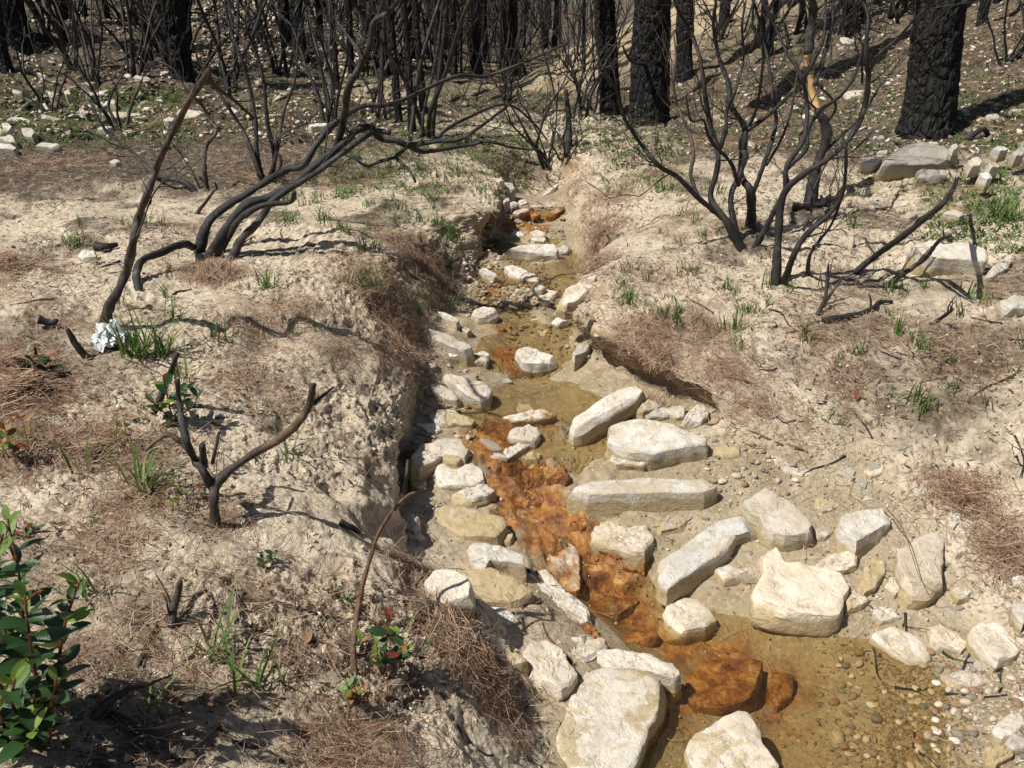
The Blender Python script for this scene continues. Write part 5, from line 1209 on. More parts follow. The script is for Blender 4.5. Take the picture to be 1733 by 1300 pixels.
# ================================================================ trees
def pine(u, v, wpx, lean=(0, 0), H=8.0, label=None, group=None, detail=False, D=None, branches=3, seed=1, name="burnt_pine"):
    B = hit(u, v) if D is None else at(u, v, D)
    B = ground_at(B.x, B.y)[0]
    r = wpx / FPX * B.y * .5
    rs_ = random.Random(seed)
    root = add(name, None, B, label=label, cat="burnt tree", group=group)
    sides, n = (64, 150) if detail else ((12, 22) if wpx > 12 else (8, 12))
    zz = np.concatenate([np.linspace(-.15, 2.2 if detail else 1.5, int(n * .8)), np.linspace(2.4, H, n - int(n * .8))])
    P = np.stack([zz * lean[0] + .03 * np.sin(zz * .9 + seed), zz * lean[1] + .03 * np.cos(zz * .7 + seed * 2), zz], -1)
    rad = r * (1 - .075 * np.clip(zz, 0, None) / H * 6) * (1 + .20 * np.exp(-np.clip(zz, 0, None) * 7))
    rad = np.maximum(rad, .012)
    acc = Acc()
    if detail:
        a = np.arange(sides) * 2 * np.pi / sides
        dirs = np.stack([np.cos(a), np.sin(a), 0 * a], -1)
        V = P[:, None] + dirs[None] * rad[:, None, None]
        flat = V.reshape(-1, 3)
        w = flat + .03 * np.stack([fbm(flat, .1, 2, off=3.), fbm(flat, .1, 2, off=7.), fbm(flat, .1, 2, off=11.)], -1)
        q = w * np.array([1, 1, .38])
        plates = np.abs(fbm(q, .055, 2, off=seed))
        d = -.022 * (1 - sstep(.0, .16, plates)) + .012 * fbm(flat, .03, 2, off=seed + 4) + .025 * fbm(flat * np.array([1, 1, .3]), .3, 2, off=seed + 8)
        V = flat + np.repeat(dirs[None], n, 0).reshape(-1, 3) * d[:, None]
        idx = np.arange(n * sides).reshape(n, sides); nx = np.roll(idx, -1, 1)
        acc.add(V, np.stack([idx[:-1], nx[:-1], nx[1:], idx[1:]], -1).reshape(-1, 4))
    else:
        tube(acc, P, rad, sides, .25, seed)
    add("trunk", acc.mesh("trunk", M['bark']), parent=root)
    for b in range(branches):
        z = rs_.uniform(.5, 2.5) if b < branches * .6 else rs_.uniform(2.5, H * .9); a = rs_.uniform(0, 6.28)
        i = int(np.argmin(np.abs(zz - z))); p = P[i]
        acc = Acc(); rr = max(r * .14, .007)
        grow_twig(acc, p, (math.cos(a), math.sin(a), rs_.uniform(-.1, .5)), rs_.uniform(.4, 1.3), rr, rs_, 1, .25, .08, 5)
        add("branch", acc.mesh("branch", M['char_far']), parent=root)
    return root
pine(1567, 226, 78, (-.004, .02), 9, "thick burnt pine trunk standing behind the broad weathered rock on the right", detail=True, seed=3, branches=3)
pine(1105, 226, 62, (-.045, .03), 9, "thick burnt pine trunk with red-flaked bark behind the many-stemmed shrub", detail=True, seed=5, branches=4, D=7.6)
pine(1032, 188, 32, (-.12, .02), 8, "slim burnt pine trunk leaning left beside the red-flaked thick trunk", detail=True, seed=7, branches=3)
pine(1157, 133, 28, (-.03, .0), 8, "burnt pine trunk just behind the red-flaked thick trunk", seed=9, branches=3)
pine(314, 138, 33, (.0, .02), 9, "thick burnt pine trunk on the left slope behind the leaning stick", detail=True, seed=11, branches=4)
pine(4, 116, 26, (.0, .0), 8, "burnt pine trunk cut by the left picture edge", seed=13, branches=2)
pine(30, 72, 38, (.01, .0), 8, "wide burnt pine trunk on the left slope second from the edge", seed=15, branches=3)
pine(1228, 38, 15, (0, 0), 8, "single thin burnt trunk high on the right slope", seed=17, branches=2)
pine(1662, 40, 13, (.02, 0), 7, "thin burnt trunk near the upper right corner", seed=19, branches=3)
NAMED = [(252,106,10),(282,112,12),(514,98,22),(548,70,10),(618,60,12),(670,205,13),(693,226,12),(746,135,15),(773,130,10),(810,126,17),(920,80,9),(937,78,9),(228,40,9),(180,30,8),(720,190,12),(600,120,10),(850,120,8),(986,125,6),(640,95,10),(1480,6,9),(1690,4,10),(1340,8,8),(575,150,9)]
for i, (u, v, w) in enumerate(NAMED):
    pine(u, v, w, (random.uniform(-.05, .05), 0), random.uniform(5, 8), "slender burnt trunk among the thicket at the back of the valley", "slender burnt trunks of the back thicket", seed=40 + i, branches=3, name="burnt_young_tree")
rs = random.Random(8); cnt = 0
while cnt < 110:
    u = rs.choice([rs.uniform(540, 960), rs.uniform(540, 960), rs.uniform(-60, 540), rs.uniform(1160, 1760)])
    D = rs.uniform(11, 42); B = at(u, 60, D); p = ground_at(B.x, B.y)[0]
    if p.x > .6 and p.y < 24 and 930 < u < 1120: continue
    w = rs.uniform(.05, .17); wpx = w / p.y * FPX
    root = pine(0, 0, 1, label=None, D=None) if False else None
    # exact ground position
    uu = CX + (p.x / (p.y * math.cos(PITCH) + (CAM_Z - p.z) * math.sin(PITCH))) * FPX
    BB = p
    r0 = w / 2
    root = add("burnt_young_tree", None, BB, label="far burnt trunk standing deep in the valley wood", cat="burnt tree", group="far burnt trunks")
    H = rs.uniform(4, 9); zz = np.concatenate([np.linspace(-.2, H, 9)])
    l = rs.gauss(0, .05); acc = Acc()
    tube(acc, np.stack([zz * l, 0 * zz, zz], -1), np.maximum(r0 * (1 - .7 * np.clip(zz, 0, None) / H), .012), 7, .25, cnt)
    add("trunk", acc.mesh("trunk", M['bark']), parent=root)
    acc = Acc()
    for _ in range(6):
        z = rs.uniform(.6, H * .9); a = rs.uniform(0, 6.28)
        grow_twig(acc, (z * l, 0, z), (math.cos(a), math.sin(a), rs.uniform(0, .8)), rs.uniform(.4, 1.3), .012, rs, 1, .25, .1, 3)
    add("branch", acc.mesh("branch", M['char_far']), parent=root)
    cnt += 1

# ================================================================ background shrubs
def shrub_proto(seed, nst, hgt, spread, wig):
    rs_ = random.Random(seed); meshes = []
    for k in range(nst):
        a = rs_.uniform(0, 6.28); tilt = rs_.uniform(.1, spread)
        d = np.array([math.cos(a) * tilt, math.sin(a) * tilt, 1.0]); d /= np.linalg.norm(d)
        pts = [np.array([rs_.gauss(0, .04), rs_.gauss(0, .04), -.05])]; L = hgt * rs_.uniform(.6, 1.1); n = 9
        for i in range(n):
            d = d + np.array([rs_.gauss(0, wig), rs_.gauss(0, wig), rs_.gauss(.05, wig * .5)]); d /= np.linalg.norm(d)
            pts.append(pts[-1] + d * L / n)
        P = resample(pts, 20); acc = Acc(); r0 = rs_.uniform(.010, .020)
        tube(acc, P, np.linspace(r0, .004, 20), 5, .2, seed + k)
        for _ in range(rs_.randint(3, 6)):
            i = rs_.randint(7, 18); dd = (P[i + 1] - P[i]); dd = dd / np.linalg.norm(dd) + np.array([rs_.gauss(0, .6), rs_.gauss(0, .6), rs_.gauss(.1, .4)])
            grow_twig(acc, P[i], dd / np.linalg.norm(dd), rs_.uniform(.2, .5) * hgt * .7, .005, rs_, 1, .3, .1, 3)
        meshes.append(acc.mesh("stem", M['char_far']))
    return meshes
SP = [shrub_proto(100 + k, rs.randint(5, 8), h, sp, w) for k, (h, sp, w) in enumerate([(1.5, .6, .16), (1.9, .45, .12), (1.2, .9, .2), (2.3, .4, .12), (1.0, .8, .22)])]
BG = [(640,200,1.1,3,"burnt shrub behind the sweeping bundle of stems"),(720,235,1.2,1,"burnt shrub rising through the sweeping stems near the gully head"),(930,275,.8,2,"burnt shrub on the rim of the dark hollow at the gully head"),(1010,190,.8,4,"small burnt shrub left of the leaning slim trunk"),
      (980,200,.9,0,"burnt shrub on the sandy flat below the yellow bank"),(160,150,1.1,0,"burnt shrub among stones on the left slope"),(90,190,.8,2,"low burnt shrub beside the white stones at the left"),(230,130,1.2,3,"tall burnt shrub left of the thick left trunk"),(200,215,.9,4,"small burnt shrub at the foot of the left slope"),
      (400,150,1.2,1,"burnt shrub right of the thick left trunk"),(560,210,1.1,0,"burnt shrub seen between the rising stems"),(860,170,.8,0,"burnt shrub on the flat left of the yellow bank"),(1420,60,1.0,0,"burnt shrub high on the slope behind the right shrubs"),(1300,30,1.0,2,"burnt shrub at the top of the right slope"),(1540,20,1.0,4,"burnt shrub behind the thick right trunk"),(1700,110,.9,2,"burnt shrub at the right edge of the slope"),(960,265,.55,4,"tiny burnt shrub beside the upright snag near the gully head")]
def put_shrub(p, sc, k, lb, gp=None):
    root = add("burnt_shrub", None, p, (0, 0, rs.uniform(0, 6.28)), (sc, sc, sc), label=lb, cat="shrub", group=gp)
    for me in SP[k]: add("stem", me, parent=root)
for u, v, sc, k, lb in BG:
    p = hit(u, v); put_shrub(ground_at(p.x, p.y)[0], sc, k, lb)
for i in range(64):
    u = rs.choice([rs.uniform(480, 960), rs.uniform(560, 940), rs.uniform(0, 500), rs.uniform(1180, 1733)]); v = rs.uniform(15, 130)
    p = hit(u, v)
    if p.y > 32 or p.y < 9: continue
    put_shrub(ground_at(p.x, p.y)[0], rs.uniform(.9, 1.4), rs.randrange(5), "far burnt shrub in the tangle under the back trunks", "far burnt shrubs")
stick('P', [(960,262),(963,230),(962,190),(957,150)], .03, "upright black snag on the right rim near the gully head", raised=[0,.25,.5,.75], name="charred_snag", cat="snag", fork=0, seed=61)

# ---- the tangle of fine burnt brushwood deep in the valley reads as one mass
acc = Acc(); rs = random.Random(55)
for i in range(560):
    u = rs.choice([rs.uniform(520, 960), rs.uniform(520, 960), rs.uniform(0, 520), rs.uniform(960, 1040), rs.uniform(1200, 1733)]); D = rs.uniform(10, 27)
    q = at(u, 80, D); p = ground_at(q.x, q.y)[0]
    if p.x > .7 and p.x < 4 and 14 < p.y < 24: continue
    grow_twig(acc, np.array(p), (rs.gauss(0, .25), rs.gauss(0, .25), 1), rs.uniform(.7, 2.4), rs.uniform(.007, .014), rs, 1, .18, .12, 3)
add("brushwood", acc.mesh("brushwood", M['char_far']), kind="stuff"); tag(bpy.data.objects["brushwood"], "dense tangle of fine burnt twigs at the back of the valley")
# ================================================================ grass, leaves, litter
def blade(acc, tones, p, d, L, w, bend, tone, segs=5):
    d = np.array(d, float); d /= np.linalg.norm(d)
    side = np.cross(d, [0, 0, 1.0]); side = side / (np.linalg.norm(side) + 1e-9) if np.linalg.norm(side) > .05 else np.array([1.0, 0, 0])
    hor = np.array([d[0], d[1], 0]); hn = np.linalg.norm(hor); hor = hor / hn if hn > 1e-6 else np.array([1., 0, 0])
    pts = []; q = np.array(p, float); dd = d.copy()
    V = []
    for i in range(segs + 1):
        t = i / segs; ww = w * (1 - t ** 1.6) * (.7 + .3 * min(1, t * 4)) + .0002
        fold = np.array([0, 0, .25 * ww])
        V += [q - side * ww, q - fold * 0 + np.cross(side, dd) * -.35 * ww, q + side * ww]
        dd = dd + (hor * .55 - np.array([0, 0, .85])) * bend * (.4 + t) / segs; dd /= np.linalg.norm(dd)
        q = q + dd * L / segs
    Q = []
    for i in range(segs):
        b = i * 3
        Q += [[b, b + 1, b + 4, b + 3], [b + 1, b + 2, b + 5, b + 4]]
    acc.add(np.array(V), np.array(Q)); tones.append(np.full(len(V), tone))
def grass_tuft(p, nb, L, w, rs_, spread=.7, bend=1.0, tone=(.1, .8), foot=.02):
    acc = Acc(); tones = []
    for _ in range(nb):
        a = rs_.uniform(0, 6.28); s_ = rs_.uniform(.05, spread)
        blade(acc, tones, (rs_.gauss(0, foot), rs_.gauss(0, foot), -.005), (math.cos(a) * s_, math.sin(a) * s_, 1), L * rs_.uniform(.5, 1.1), w * rs_.uniform(.7, 1.2), bend * rs_.uniform(.4, 1.5), rs_.uniform(*tone) if rs_.random() > .08 else 1.0)
    me = acc.mesh("grass_tuft", M['grass']); set_attr(me, "tone", np.concatenate(tones))
    return me
rs = random.Random(77)
TUFTS = [ # u, v, length m, blades, width m, label
 (225,600,.22,34,.0042,"largest grass tuft, growing round the white rag"),(275,600,.20,24,.004,"grass tuft right of the white rag"),(190,590,.16,18,.004,"grass tuft in front of the white rag"),(300,640,.14,14,.004,"grass tuft beside the red-leaved sprout"),
 (240,835,.17,26,.0042,"spreading grass tuft left of the dead stump"),(155,800,.14,6,.004,"few tall grass blades near the left needle heap"),(290,545,.16,10,.0035,"thin grass tuft between the white rag and the curved stem"),
 (420,1165,.20,8,.0042,"sprawling grass tuft with long bent blades left of the leafy sprout"),(455,1170,.12,7,.004,"short grass tuft just left of the leafy sprout"),(370,1105,.19,7,.004,"loose grass tuft in the middle of the crumbly foreground"),(345,1115,.15,6,.004,"loose grass blades beside the grey forked snag"),
 (265,1210,.13,6,.004,"narrow grass tuft leaning in the bottom left shade"),(140,1000,.14,8,.0038,"grass tuft above the leafy bush at the left edge"),(148,1215,.09,5,.0038,"little grass tuft right of the leafy bush"),
 (485,775,.13,9,.003,"grass tuft behind the raised limb of the dead stump"),(455,485,.12,22,.0028,"bushy pale grass tuft below the leaning shrub base"),(540,555,.10,12,.003,"dark grass tuft on the brow of the left bank"),(595,580,.05,8,.0028,"tiny grass tuft on the left bank brow"),
 (660,1120,.14,7,.004,"upright bright grass blades in the leafy sprout"),(1250,590,.10,22,.0026,"dark grass tuft on the sandy right bank"),(1335,495,.09,16,.003,"grass tuft at the foot of the two forked stems"),(1365,575,.10,16,.003,"grass tuft below the crooked black branch"),
 (1395,705,.07,12,.0028,"grass tuft low on the sandy right slope"),(1420,715,.05,9,.0026,"small dark grass tuft beside the low right tuft"),(1630,450,.07,10,.003,"grass tuft in front of the large cream boulder"),(1690,370,.20,22,.004,"tall green grass tuft at the right edge behind the cream boulder"),
 (1565,590,.09,10,.003,"grass tuft beside the pointed stick on the right"),(830,1170,.06,5,.003,"little grass tuft above the large yellow-crusted slab"),(760,395,.12,24,.003,"dark grass tuft hanging on the far left bank"),(580,335,.10,22,.003,"bright grass tuft on the bench under the sweeping stems"),(110,412,.10,14,.003,"grass tuft on the sand at the left"),(995,575,.06,8,.003,"grass hanging at the lip of the right overhang"),
]
for u, v, L, n, w, lb in TUFTS:
    p = hit(u, v); o = add("grass_tuft", grass_tuft(p, n, L, w, rs, spread=.9 if n < 12 else .7), p)
    tag(o, lb, "grass tuft", "grass tufts")
tp = [grass_tuft(None, n, L, .0028, rs, .6, .8) for n, L in [(9, .08), (14, .10), (6, .07), (18, .09), (12, .12), (7, .05)]]
SMALL = [((1040,460,1300,560), 26, "short grass sprig on the sandy right bank"), ((1060,300,1260,420), 24, "short grass sprig below the right shrub"), ((480,310,760,400), 34, "short grass sprig on the bench above the left bank"), ((60,370,330,470), 14, "short grass sprig on the left sand flat"),
         ((600,400,780,560), 26, "short grass sprig on the brown left bank"), ((1330,480,1733,720), 24, "short grass sprig on the littered right slope"), ((540,230,900,310), 24, "short grass sprig beyond the bench by the gully head"), ((1400,300,1733,430), 16, "short grass sprig among the stones of the right slope"), ((150,480,520,640), 10, "short grass sprig on the foreground sand")]
for box, n, lb in SMALL:
    for _ in range(n):
        p = hit(rs.uniform(box[0], box[2]), rs.uniform(box[1], box[3])); s_ = rs.uniform(.6, 1.3)
        o = add("grass_sprig", rs.choice(tp), p, (0, 0, rs.uniform(0, 6.28)), (s_, s_, s_)); tag(o, lb, "grass", lb.replace("short grass sprig", "grass sprigs"))
# far green haze of seedlings on the slopes
acc = Acc(); tones = []
for box, n in [((0,150,330,250), 700), ((560,230,900,330), 450), ((1560,280,1733,430), 350), ((1180,60,1733,260), 700), ((340,80,700,230), 350), ((700,160,1040,260), 500), ((1020,220,1160,330), 200)]:
    for _ in range(n):
        u, v = rs.uniform(box[0], box[2]), rs.uniform(box[1], box[3]); p = hit(u, v)
        if p.y > 25: continue
        for _k in range(3):
            a = rs.uniform(0, 6.28); blade(acc, tones, np.array(p) + np.array([rs.gauss(0, .02), rs.gauss(0, .02), 0]), (math.cos(a) * .7, math.sin(a) * .7, 1), rs.uniform(.03, .08), .003 + .0004 * p.y, 1.0, rs.uniform(.1, .9), 2)
me = acc.mesh("grass", M['grass']); set_attr(me, "tone", np.concatenate(tones)); add("grass", me, kind="stuff"); tag(bpy.data.objects["grass"], "thin green regrowth over the burnt slopes")

# ---- leaves
def leaf_mesh(mat, L=1.0, W=.42, fold=.25, curl=.2):
    ts = [0, .12, .32, .55, .78, .93, 1.0]; ws = [.04, .45, .85, 1.0, .78, .38, .02]
    V = []; Q = []
    for t, w in zip(ts, ws):
        z = -curl * t * t; x = t * L
        V += [(x, -w * W / 2, z + fold * w * W / 2), (x, 0, z), (x, w * W / 2, z + fold * w * W / 2)]
    for i in range(len(ts) - 1):
        b = i * 3; Q += [[b, b + 1, b + 4, b + 3], [b + 1, b + 2, b + 5, b + 4]]
    me = mesh_from("leaf", np.array(V), np.array(Q), M[mat])
    return me
LM = {k: [leaf_mesh(k, 1, .48, .22, .12), leaf_mesh(k, 1, .55, .3, .25), leaf_mesh(k, 1, .42, .45, .3)] for k in ('leaf', 'leaf_light', 'leaf_red', 'leaf_dry')}
def sprout(root, pts, r, nleaf, size, mats, rs_, start=.2, whorl=3, up=.55):
    """one leafy shoot of the plant `root`: a stem part and its leaves as parts"""
    B = np.array(root.location); P = resample(pts, 14) - B
    acc = Acc(); tube(acc, P, np.linspace(r, r * .45, 14), 6, .1, 1)
    st = add("stem", acc.mesh("stem", M['stem_red']), parent=root)
    a = rs_.uniform(0, 6.28)
    for i in range(nleaf):
        t = start + (1 - start) * (i + .5) / nleaf; j = min(int(t * 13), 12); p = P[j] + (P[j + 1] - P[j]) * (t * 13 - j)
        a += 2.4 + rs_.gauss(0, .3)
        mat = mats(t, rs_); sz = size * rs_.uniform(.75, 1.15) * (1 - .35 * max(0, t - .8) / .2)
        elev = up * rs_.uniform(.4, 1.4) + (.5 if t > .9 else 0)
        o = add("leaf", rs_.choice(LM[mat]), p, (rs_.gauss(0, .35), -elev, a), (sz, sz, sz), parent=root)
rs = random.Random(4)
def green_mats(t, r_):
    x = r_.random()
    if t > .88: return 'leaf_light' if x < .93 else 'leaf_red'
    return 'leaf' if x < .95 else 'leaf_light'
def red_mats(t, r_):
    x = r_.random(); return 'leaf_red' if x < .3 * (t > .6) else ('leaf' if x < .75 else 'leaf_light')
def yel_mats(t, r_):
    x = r_.random(); return 'leaf_light' if x < .6 else ('leaf' if x < .85 else 'leaf_red')
B = hit(70, 1262)
pl = add("leafy_bush", None, B, label="glossy green leafy bush resprouting at the bottom left corner", cat="bush")
for px, d, nl, sz in [([(80,1262),(95,1180),(103,1090),(118,1030),(135,985)], -.02, 12, .055), ([(45,1265),(35,1160),(40,1060),(30,960),(12,880)], .05, 18, .055), ([(55,1265),(60,1150),(50,1080),(42,1010)], -.12, 13, .055), ([(30,1270),(5,1180),(-20,1060),(-15,980),(5,905)], -.05, 16, .055),
                  ([(60,1270),(40,1230),(20,1190),(25,1150)], -.16, 9, .055), ([(75,1265),(70,1220),(90,1180),(95,1150)], -.08, 8, .055), ([(20,1290),(10,1240),(-5,1200)], -.15, 8, .055), ([(40,1280),(50,1250),(60,1235)], -.18, 6, .055), ([(40,1270),(15,1120),(0,1020),(-30,950)], .1, 12, .055)]:
    pts = [at(u, v, B.y + d * i / (len(px) - 1)) for i, (u, v) in enumerate(px)]
    sprout(pl, pts, .0045, int(nl * 2.1), sz, green_mats, rs, .18)
B = hit(655, 1150)
pl = add("leafy_sprout", None, B, label="small leafy sprout with red tips beside the bent stick", cat="sprout")
for px, d, nl, sz in [([(655,1150),(650,1110),(655,1075),(660,1040)], 0, 9, .045), ([(657,1150),(668,1120),(680,1100),(692,1085)], -.03, 9, .042), ([(650,1150),(640,1120),(638,1095)], -.02, 6, .038), ([(612,1105),(611,1090),(612,1082)], .02, 4, .03)]:
    sprout(pl, [at(u, v, B.y + d * i / (len(px) - 1)) for i, (u, v) in enumerate(px)], .003, nl, sz, red_mats, rs, .25)
B = hit(598, 1192)
pl = add("leafy_sprout", None, B, label="low yellow-leaved sprout at the foot of the bent stick", cat="sprout")
for px in ([(598,1192),(592,1175),(588,1160)], [(600,1192),(605,1178),(600,1165)], [(604,1195),(612,1185),(620,1172)]):
    sprout(pl, [at(u, v, B.y - .01 * i) for i, (u, v) in enumerate(px)], .0025, 5, .03, lambda t, r_: r_.choice(['leaf_light', 'leaf_dry', 'leaf_red']), rs, .2)
B = hit(290, 705)
pl = add("leafy_sprout", None, B, label="sprout with rust-red and green leaves behind the dead stump", cat="sprout")
for px, nl in (([(290,705),(283,670),(277,640)], 7), ([(295,705),(310,680),(318,655)], 7), ([(288,708),(268,690),(250,672)], 5), ([(300,706),(325,690),(335,670)], 6), ([(296,706),(300,720),(308,712)], 4)):
    sprout(pl, [at(u, v, B.y - .02 * i) for i, (u, v) in enumerate(px)], .003, nl, .052, lambda t, r_: 'leaf_red' if t > .75 and r_.random() < .45 else r_.choice(['leaf', 'leaf', 'leaf_light']), rs, .3)
def low_plant(u, v, n, size, r, label, mats, name="low_plant", height=.04, cat="plant"):
    B = hit(u, v); pl = add(name, None, B, label=label, cat=cat)
    for _ in range(n):
        a = rs.uniform(0, 6.28); d = r * math.sqrt(rs.random())
        g = ground_at(B.x + math.cos(a) * d, B.y + math.sin(a) * d)[0]
        pts = [g, g + Vector((rs.gauss(0, .01), rs.gauss(0, .01), height * .5)), g + Vector((rs.gauss(0, .015), rs.gauss(0, .015), height * rs.uniform(.7, 1.2)))]
        sprout(pl, pts, .0014, rs.randint(4, 6), size, mats, rs, .2)
low_plant(585, 1018, 9, .015, .045, "patch of tiny clover-green leaves behind the bent stick", lambda t, r_: 'leaf_light' if r_.random() < .3 else 'leaf', height=.035)
low_plant(455, 960, 4, .026, .02, "small dark rosette with a purple centre in the crumbly foreground", lambda t, r_: 'leaf_red' if t > .8 else 'leaf', height=.03)
low_plant(320, 862, 12, .018, .06, "yellow-green low shrublet at the foot of the dead stump", yel_mats, height=.09)
low_plant(365, 800, 4, .016, .03, "yellow-green shoot at the fork of the dead stump", yel_mats, height=.11)
low_plant(215, 770, 4, .018, .03, "reddish-green shoot left of the dead stump", lambda t, r_: r_.choice(['leaf_red', 'leaf_light', 'leaf_light']), height=.12)
low_plant(155, 892, 3, .014, .02, "small bright green shoot above the leafy bush", yel_mats, height=.03)
low_plant(60, 900, 5, .03, .08, "dark flat-leaved weed at the left edge", lambda t, r_: 'leaf' if r_.random() < .8 else 'leaf_red', height=.02)
low_plant(30, 790, 4, .045, .05, "young yellow-leaved shoot at the left needle heap", lambda t, r_: r_.choice(['leaf_light', 'leaf_dry', 'leaf_red']), height=.12)
low_plant(60, 650, 4, .05, .06, "dull green leaves poking from the left needle heap", lambda t, r_: r_.choice(['leaf', 'leaf', 'leaf_dry']), height=.10)
low_plant(1055, 268, 26, .035, .25, "small surviving dark green bush below the red-flaked trunk", lambda t, r_: r_.choice(['leaf', 'leaf', 'leaf_light']), height=.28, name="small_bush", cat="bush")
low_plant(470, 240, 14, .035, .15, "yellow-green regrowth inside the upright burnt shrub", yel_mats, height=.4, name="small_bush", cat="bush")
low_plant(1362, 568, 4, .02, .04, "small green shoot by the crooked black branch", yel_mats, height=.07)
low_plant(660, 270, 8, .03, .2, "yellowish shoots under the sweeping stems", yel_mats, height=.25)
# a few fallen leaves
for i, (u, v, mt) in enumerate([(1450,665,'leaf_red'),(1462,655,'leaf_red'),(1705,660,'leaf_red'),(1307,555,'leaf_dry'),(640,1182,'leaf_dry'),(205,715,'leaf_dry'),(520,1075,'leaf_dry'),(700,905,'leaf_dry'),(250,668,'leaf_red'),(105,1200,'leaf_dry')]):
    p = hit(u, v); o = add("fallen_leaf", LM[mt][i % 3], p + Vector((0, 0, .006)), (rs.gauss(0, .3), rs.gauss(0, .2), rs.uniform(0, 6.28)), (.05, .05, .05))
    tag(o, "fallen reddish-brown leaf lying on the bare ground", "leaf", "fallen leaves")

# ---- white rag
def rag():
    B = hit(188, 585); n = 34
    gu, gv = np.meshgrid(np.linspace(-1, 1, n), np.linspace(-1, 1, n))
    x = gu * .062 * (1 - .25 * gv * gv); y = gv * .07 * (1 - .2 * gu * gu)
    a = .5; X = x * math.cos(a) - y * math.sin(a); Y = x * math.sin(a) + y * math.cos(a)
    q = np.stack([gu * 1.1, gv * 1.1, 0 * gu], -1).reshape(-1, 3)
    Z = (.055 - .05 * (gu ** 2 + gv ** 2) * .7) + (np.abs(fbm(q, .9, 2, gain=.35, off=3)) * .06).reshape(n, n)
    X = X + (fbm(q, .5, 2, off=13) * .02).reshape(n, n); Y = Y + (fbm(q, .5, 2, off=23) * .02).reshape(n, n)
    g = np.array([[ground_at(B.x + X[i, j], B.y + Y[i, j])[0].z - B.z for j in range(n)] for i in range(n)])
    V1 = np.stack([X, Y, g + np.maximum(Z, .004)], -1).reshape(-1, 3)
    idx = np.arange(n * n).reshape(n, n)
    F = np.stack([idx[:-1, :-1], idx[:-1, 1:], idx[1:, 1:], idx[1:, :-1]], -1).reshape(-1, 4)
    V = np.concatenate([V1, V1 - np.array([0, 0, .0015])]); F = np.concatenate([F, F[:, ::-1] + n * n])
    o = add("rag", mesh_from("rag", V, F, M['cloth']), B); tag(o, "crumpled white rag in the grass at the foot of the leaning stem", "rag")
rag()

# ---- pine needles and crumbs: nobody could count them
def sample_ground(n, weight, seed):
    r_ = np.random.default_rng(seed)
    w = weight * 1.0; c = np.cumsum(w); c /= c[-1]
    return np.searchsorted(c, r_.random(n))
dV = np.zeros(len(GV))
nr_rows = len(GV) // (sum([26, 84, 74, 56, 44, 46, 36, 34, 40, 46, 42, 38, 44, 54, 62, 72, 62, 26]) + 1)
ncol = len(GV) // nr_rows
Gg = GV.reshape(nr_rows, ncol, 3)
area = np.linalg.norm(np.cross(np.gradient(Gg, axis=0), np.gradient(Gg, axis=1)), axis=2).ravel()
inview = (np.abs(x_) < .66 * np.maximum(y_, .1) + .25) & (y_ > 1.1) & (y_ < 9)
def litter_mesh(name, n, weight, lens, width, stops_tone, seed, lift=.012, curve=.25, mat='needle', tilt=.18, label=None):
    r_ = np.random.default_rng(seed)
    i = sample_ground(n, weight * area * inview / np.maximum(y_, 1) ** .8, seed)
    P = GV[i] + r_.normal(0, .01, (n, 3)) * np.array([1, 1, 0]); N = GN[i]
    a = r_.uniform(0, 2 * np.pi, n)
    T = np.stack([np.cos(a), np.sin(a), np.zeros(n)], -1); T -= N * (T * N).sum(1)[:, None]
    T /= np.linalg.norm(T, axis=1)[:, None]; T += N * r_.normal(tilt * .3, tilt, n)[:, None]
    S_ = np.cross(T, N); S_ /= np.linalg.norm(S_, axis=1)[:, None]
    L = r_.uniform(*lens, n)[:, None]; w = (r_.uniform(.7, 1.3, n)[:, None]) * width * (1 + .12 * np.maximum(P[:, 1:2] - 3, 0))
    c = r_.normal(0, curve, n)[:, None] * L
    lf = N * (lift * r_.uniform(.2, 1.4, n)[:, None])
    mids = [P - T * L * .5 + lf, P + S_ * c * .5 + lf * 1.3, P + T * L * .5 + lf]
    rows_ = []
    for k, m in enumerate(mids):
        ww = w * (.6 if k != 1 else 1.0)
        rows_ += [m - S_ * ww, m + N * ww * .9, m + S_ * ww]
    V = np.stack(rows_, 1).reshape(-1, 3)
    b = (np.arange(n) * 9)[:, None]
    Q = np.concatenate([b + np.array([[0, 1, 4, 3]]), b + np.array([[1, 2, 5, 4]]), b + np.array([[3, 4, 7, 6]]), b + np.array([[4, 5, 8, 7]])])
    me = mesh_from(name, V, Q, M[mat]); set_attr(me, "tone", np.repeat(r_.uniform(*stops_tone, n), 9))
    o = add(name, me, kind="stuff"); tag(o, label)
nw = np.clip(needle, 0, 1) ** 1.3
litter_mesh("pine_needles", 36000, nw, (.05, .12), .0007, (0, 1), 1, label="red-brown fallen pine needles matted over the sand")
litter_mesh("loose_pine_needles", 9000, (.25 + litter) * (1 - .7 * np.clip(wet, 0, 1)), (.05, .13), .0007, (.2, 1), 2, label="single pine needles strewn over the whole bank")
litter_mesh("char_crumbs", 34000, (litter ** 1.5 + 1.2 * charm) * (1 - .9 * np.clip(wet, 0, 1)), (.006, .03), .002, (0, .8), 3, lift=.004, curve=.1, mat='twig', label="charred crumbs and bark bits on the sand")
